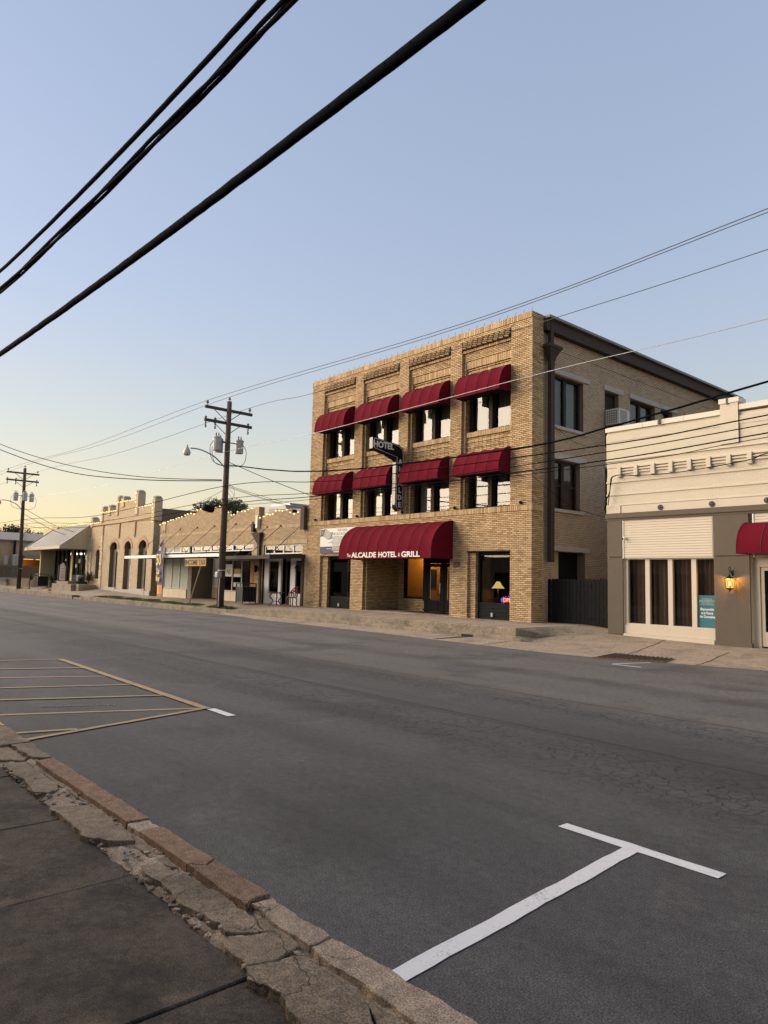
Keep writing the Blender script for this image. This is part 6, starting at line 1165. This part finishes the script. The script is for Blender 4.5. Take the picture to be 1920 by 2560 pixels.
# heavy cables right above the viewer, slung along the near kerb
Yk = 3.0
def near_cable(label, ratios, Y, r, strands=1, off=0.0):
    pts = [(x * Y, Y, EYE.z + z * Y) for x, z in ratios]; q = catmull(pts, 14); mb = MB(); rn = random.Random(int(r * 1e4 + off * 100))
    for s in range(strands):
        ph = s * 2.1; j = [p + Vector((0, (r * .9 if strands > 1 else 0) * math.cos(ph + i * .12), (r * .9 if strands > 1 else 0) * math.sin(ph + i * .12))) + Vector((0, rn.uniform(-1, 1), rn.uniform(-1, 1))) * r * .05 for i, p in enumerate(q)]; mb.tube(j, r if strands == 1 else r * .62, 8)
    c = mb.build('overhead_cable', MT['wire'], smooth=True); tag(c, label, 'cable', 'heavy cables overhead'); w = MB()
    for i in range(len(q) - 1):
        a, b = q[i], q[i + 1]; k = max(1, int((b - a).length / .12))
        for u in range(k):
            p = a.lerp(b, u / k); w.tube([p + Vector((.02 * math.cos(t), r * 1.02 * math.cos(t), r * 1.02 * math.sin(t))) for t in [R(v) for v in range(0, 361, 60)]], .0022, 3, cap=False)
    w.build('lashing_wire', MT['wire'], c, kind='stuff')
def sagc(x0, z0, s1, x1, c): return [(x, z0 + s1 * (x - x0) + c * (x - x0) * (x - x1)) for x in (-14, -11, -8.5, -6.5, -5, -4, -3, -2.2, -1.6, -1, -.4, .4, 1.5, 3)]
near_cable('thickest black overhead cable running above the near kerb', sagc(-.92, 1.177, -.0243, -2.36, .0049), 3.0, .043)
near_cable('lashed bundle of black cables, middle of the three overhead', sagc(-1.61, 1.624, -.017, -2.67, .0095), 2.6, .031, 3)
near_cable('thinner black overhead cable, highest of the three', sagc(-1.77, 1.724, -.0295, -2.89, .0114), 2.5, .024, 1, .3)
# ------------------------------------------------------------------ street furniture
def bin_(label, x0, x1, y0, y1, zb, h):
    t = thing('litter_bin', label, 'litter bin', ((x0 + x1) / 2, (y0 + y1) / 2, zb), 'street litter bins'); w = x1 - x0; d = y1 - y0
    MB().box(x0 + .02, x1 - .02, y0 + .02, y1 - .02, zb + .08, zb + h * .78).build('liner', MT['black'], t); MB().bbox(x0 - .02, x1 + .02, y0 - .02, y1 + .02, zb + h - .05, zb + h, .01).build('lid', MT['binblack'], t); MB().box(x0, x1, y0, y1, zb + h * .78, zb + h * .82).build('rim', MT['binblack'], t)
    for a in (x0, x1):
        for b in (y0, y1): MB().box(a - .025, a + .025, b - .025, b + .025, zb, zb + h - .05).build('leg', MT['binblack'], t)
    for i in range(9):
        u = (i + .5) / 9; MB().box(x0 + w * u - .022, x0 + w * u + .022, y0 - .012, y0 + .012, zb + .08, zb + h * .78).build('slat', MT['binblack'], t); MB().box(x1 - .012, x1 + .012, y0 + d * u - .022, y0 + d * u + .022, zb + .08, zb + h * .78).build('slat', MT['binblack'], t)
bin_('black slatted litter bin beside the shop window near the pole', -33.95, -33.3, 19.2, 20.0, .46, 1.06); bin_('dark slatted litter bin on the pavement by the far pole', -66.9, -66.1, 18.25, 19.05, .62, 1.12)
tb = thing('bistro_table', 'red cast iron bistro table on the pavement beside the hotel', 'table', (-30.7, 19.6, .45)); tx, ty, tz = -30.7, 19.6, .455
MB().lathe([(0, .66), (.42, .66), (.43, .645), (.42, .63), (0, .63)], (tx, ty, tz), 24).build('table_top', MT['ironred'], tb)
for k in range(3):
    a = R(120 * k + 20); c, s = math.cos(a), math.sin(a); leg = [(.20, .63), (.30, .52), (.34, .42), (.22, .32), (.16, .22), (.24, .12), (.34, .03), (.38, .0)]; MB().tube(catmull([(tx + r * c, ty + r * s, tz + z) for r, z in leg], 4), .03, 6).build('leg', MT['ironred'], tb)
MB().lathe([(.17, .2), (.18, .21), (.17, .22)], (tx, ty, tz), 16).build('ring_shelf', MT['ironred'], tb)
chx, chy, cz = -29.55, 19.75, .455; ch_ = thing('bistro_chair', 'red cast iron chair with openwork back beside the hotel', 'chair', (chx, chy, cz))
MB().lathe([(0, .44), (.26, .45), (.28, .43), (.26, .415), (0, .41)], (chx, chy, cz), 20).build('seat', MT['ironred'], ch_)
for k in range(4): a = R(90 * k + 45); c, s = math.cos(a), math.sin(a); MB().tube(catmull([(chx + r * c, chy + r * s, cz + z) for r, z in ((.2, .42), (.27, .32), (.24, .18), (.28, .06), (.34, 0))], 4), .028, 6).build('leg', MT['ironred'], ch_)
bkm = MB(); arc2 = [(chx + .30 * math.cos(a), chy + .30 * math.sin(a) * .9, cz + .44 + .52 * max(0, math.sin((a - R(-70)) / R(220) * math.pi)) ** .6) for a in [R(-70 + 220 * i / 20) for i in range(21)]]
bkm.tube(arc2, .03, 6)
for i in range(2, 19, 2): p = arc2[i]; bkm.tube(catmull([(p[0] * .96 + chx * .04, p[1] * .96 + chy * .04, cz + .43), (p[0] + .03, p[1] + .02, (p[2] + cz + .43) / 2), p], 4), .02, 5)
for i in range(3, 18, 3): p = arc2[i]; bkm.ball((p[0], p[1], (p[2] + cz + .43) / 2 + .08), .05, 6, 4)
bkm.build('backrest', MT['ironred'], ch_)
fl = thing('feather_flag', 'purple and yellow feather flag reading 50 Cash Now on the verge', 'flag', (-40.95, 18.2, .35))
MB().tube([(-40.93, 18.2, .3), (-41.0, 18.2, 3.6), (-41.08, 18.2, 4.2)], .02, 6).build('pole', MT['whitedirty'], fl)
xe = lambda z: -41.04 + .0 * z; xl = lambda z: lerp(z, [(.55, -41.70), (1.0, -41.75), (2.0, -41.92), (3.0, -41.95), (3.5, -41.7), (3.75, -41.35), (3.95, -41.08)]); xr_ = lambda z: lerp(z, [(.5, -40.97), (3.6, -41.02), (4.0, -41.06)])
def fpiece(z0, z1, mat, nm='cloth', sl=0.0):
    vs = []; n = 12
    for i in range(n + 1):
        z = z0 + (z1 - z0) * i / n
        for u in range(6): vs.append((xl(z) + (xr_(z) - xl(z)) * u / 5, 18.2 + .05 * math.sin(u * 1.4 + z * 1.5), z + (sl * (1 - u / 5) if i in (0,) else 0)))
    MB().add(vs, [(i * 6 + u, i * 6 + u + 1, i * 6 + 7 + u, i * 6 + 6 + u) for i in range(n) for u in range(5)]).build(nm, MT[mat], fl, smooth=True)
fpiece(1.25, 3.78, 'purple'); fpiece(3.78, 3.95, 'orange'); fpiece(.72, 1.24, 'orange')
for s, z, h, w in (('Get', 3.42, .42, .8), ('50', 2.72, .95, 1.0), ('Cash', 2.05, .50, .72), ('Now', 1.62, .52, .8)): text('lettering', s, h, MT['yellow'], fl, (-41.47 + (.12 if s == 'Get' else 0), 18.12, z), sx=w * (.62 if s != '50' else .72) , bold=.012, ext=.004)
tx_ = thing('income_tax_sign', 'mustard INCOME TAX sign board on a slanting timber pole', 'sign', (-37.3, 18.2, .35))
MB().box(-38.05, -35.53, 18.18, 18.21, 2.37, 2.78).build('board', MT['taxyellow'], tx_); text('lettering', 'INCOME TAX', .40, MT['ink'], tx_, (-36.8, 18.175, 2.565), sx=1.0, bold=.008); MB().tube([(-37.32, 18.2, .25), (-36.1, 18.22, 2.5)], .04, 6).build('pole', MT['deckwood'], tx_); MB().tube([(-36.8, 18.2, 2.78), (-36.8, 18.45, 2.92)], .01, 4).build('hanger', MT['darkmetal'], tx_)
def poster(label, x0, x1, z0, z1, mat, lines=()):
    t = thing('window_notice', label, 'notice', ((x0 + x1) / 2, YF + .07, z0)); MB().box(x0, x1, YF + .085, YF + .093, z0, z1).build('sheet', MT[mat], t)
    for s, z, h, m in lines: text('print', s, h, MT[m], t, ((x0 + x1) / 2, YF + .083, z), ext=.001, bold=.004)
poster('white window notice with black letters NS behind the pole', -37.75, -37.0, 1.85, 2.55, 'sheetwhite', (('NS', 2.1, .38, 'ink'),)); poster('yellow paper notice in the shop window', -36.75, -36.0, 2.05, 2.3, 'taxyellow'); poster('red and white paper notice under the yellow one', -36.78, -36.0, 1.83, 2.02, 'sheetwhite'); poster('grey paper notice low in the shop window', -36.78, -36.05, 1.28, 1.52, 'plastic')
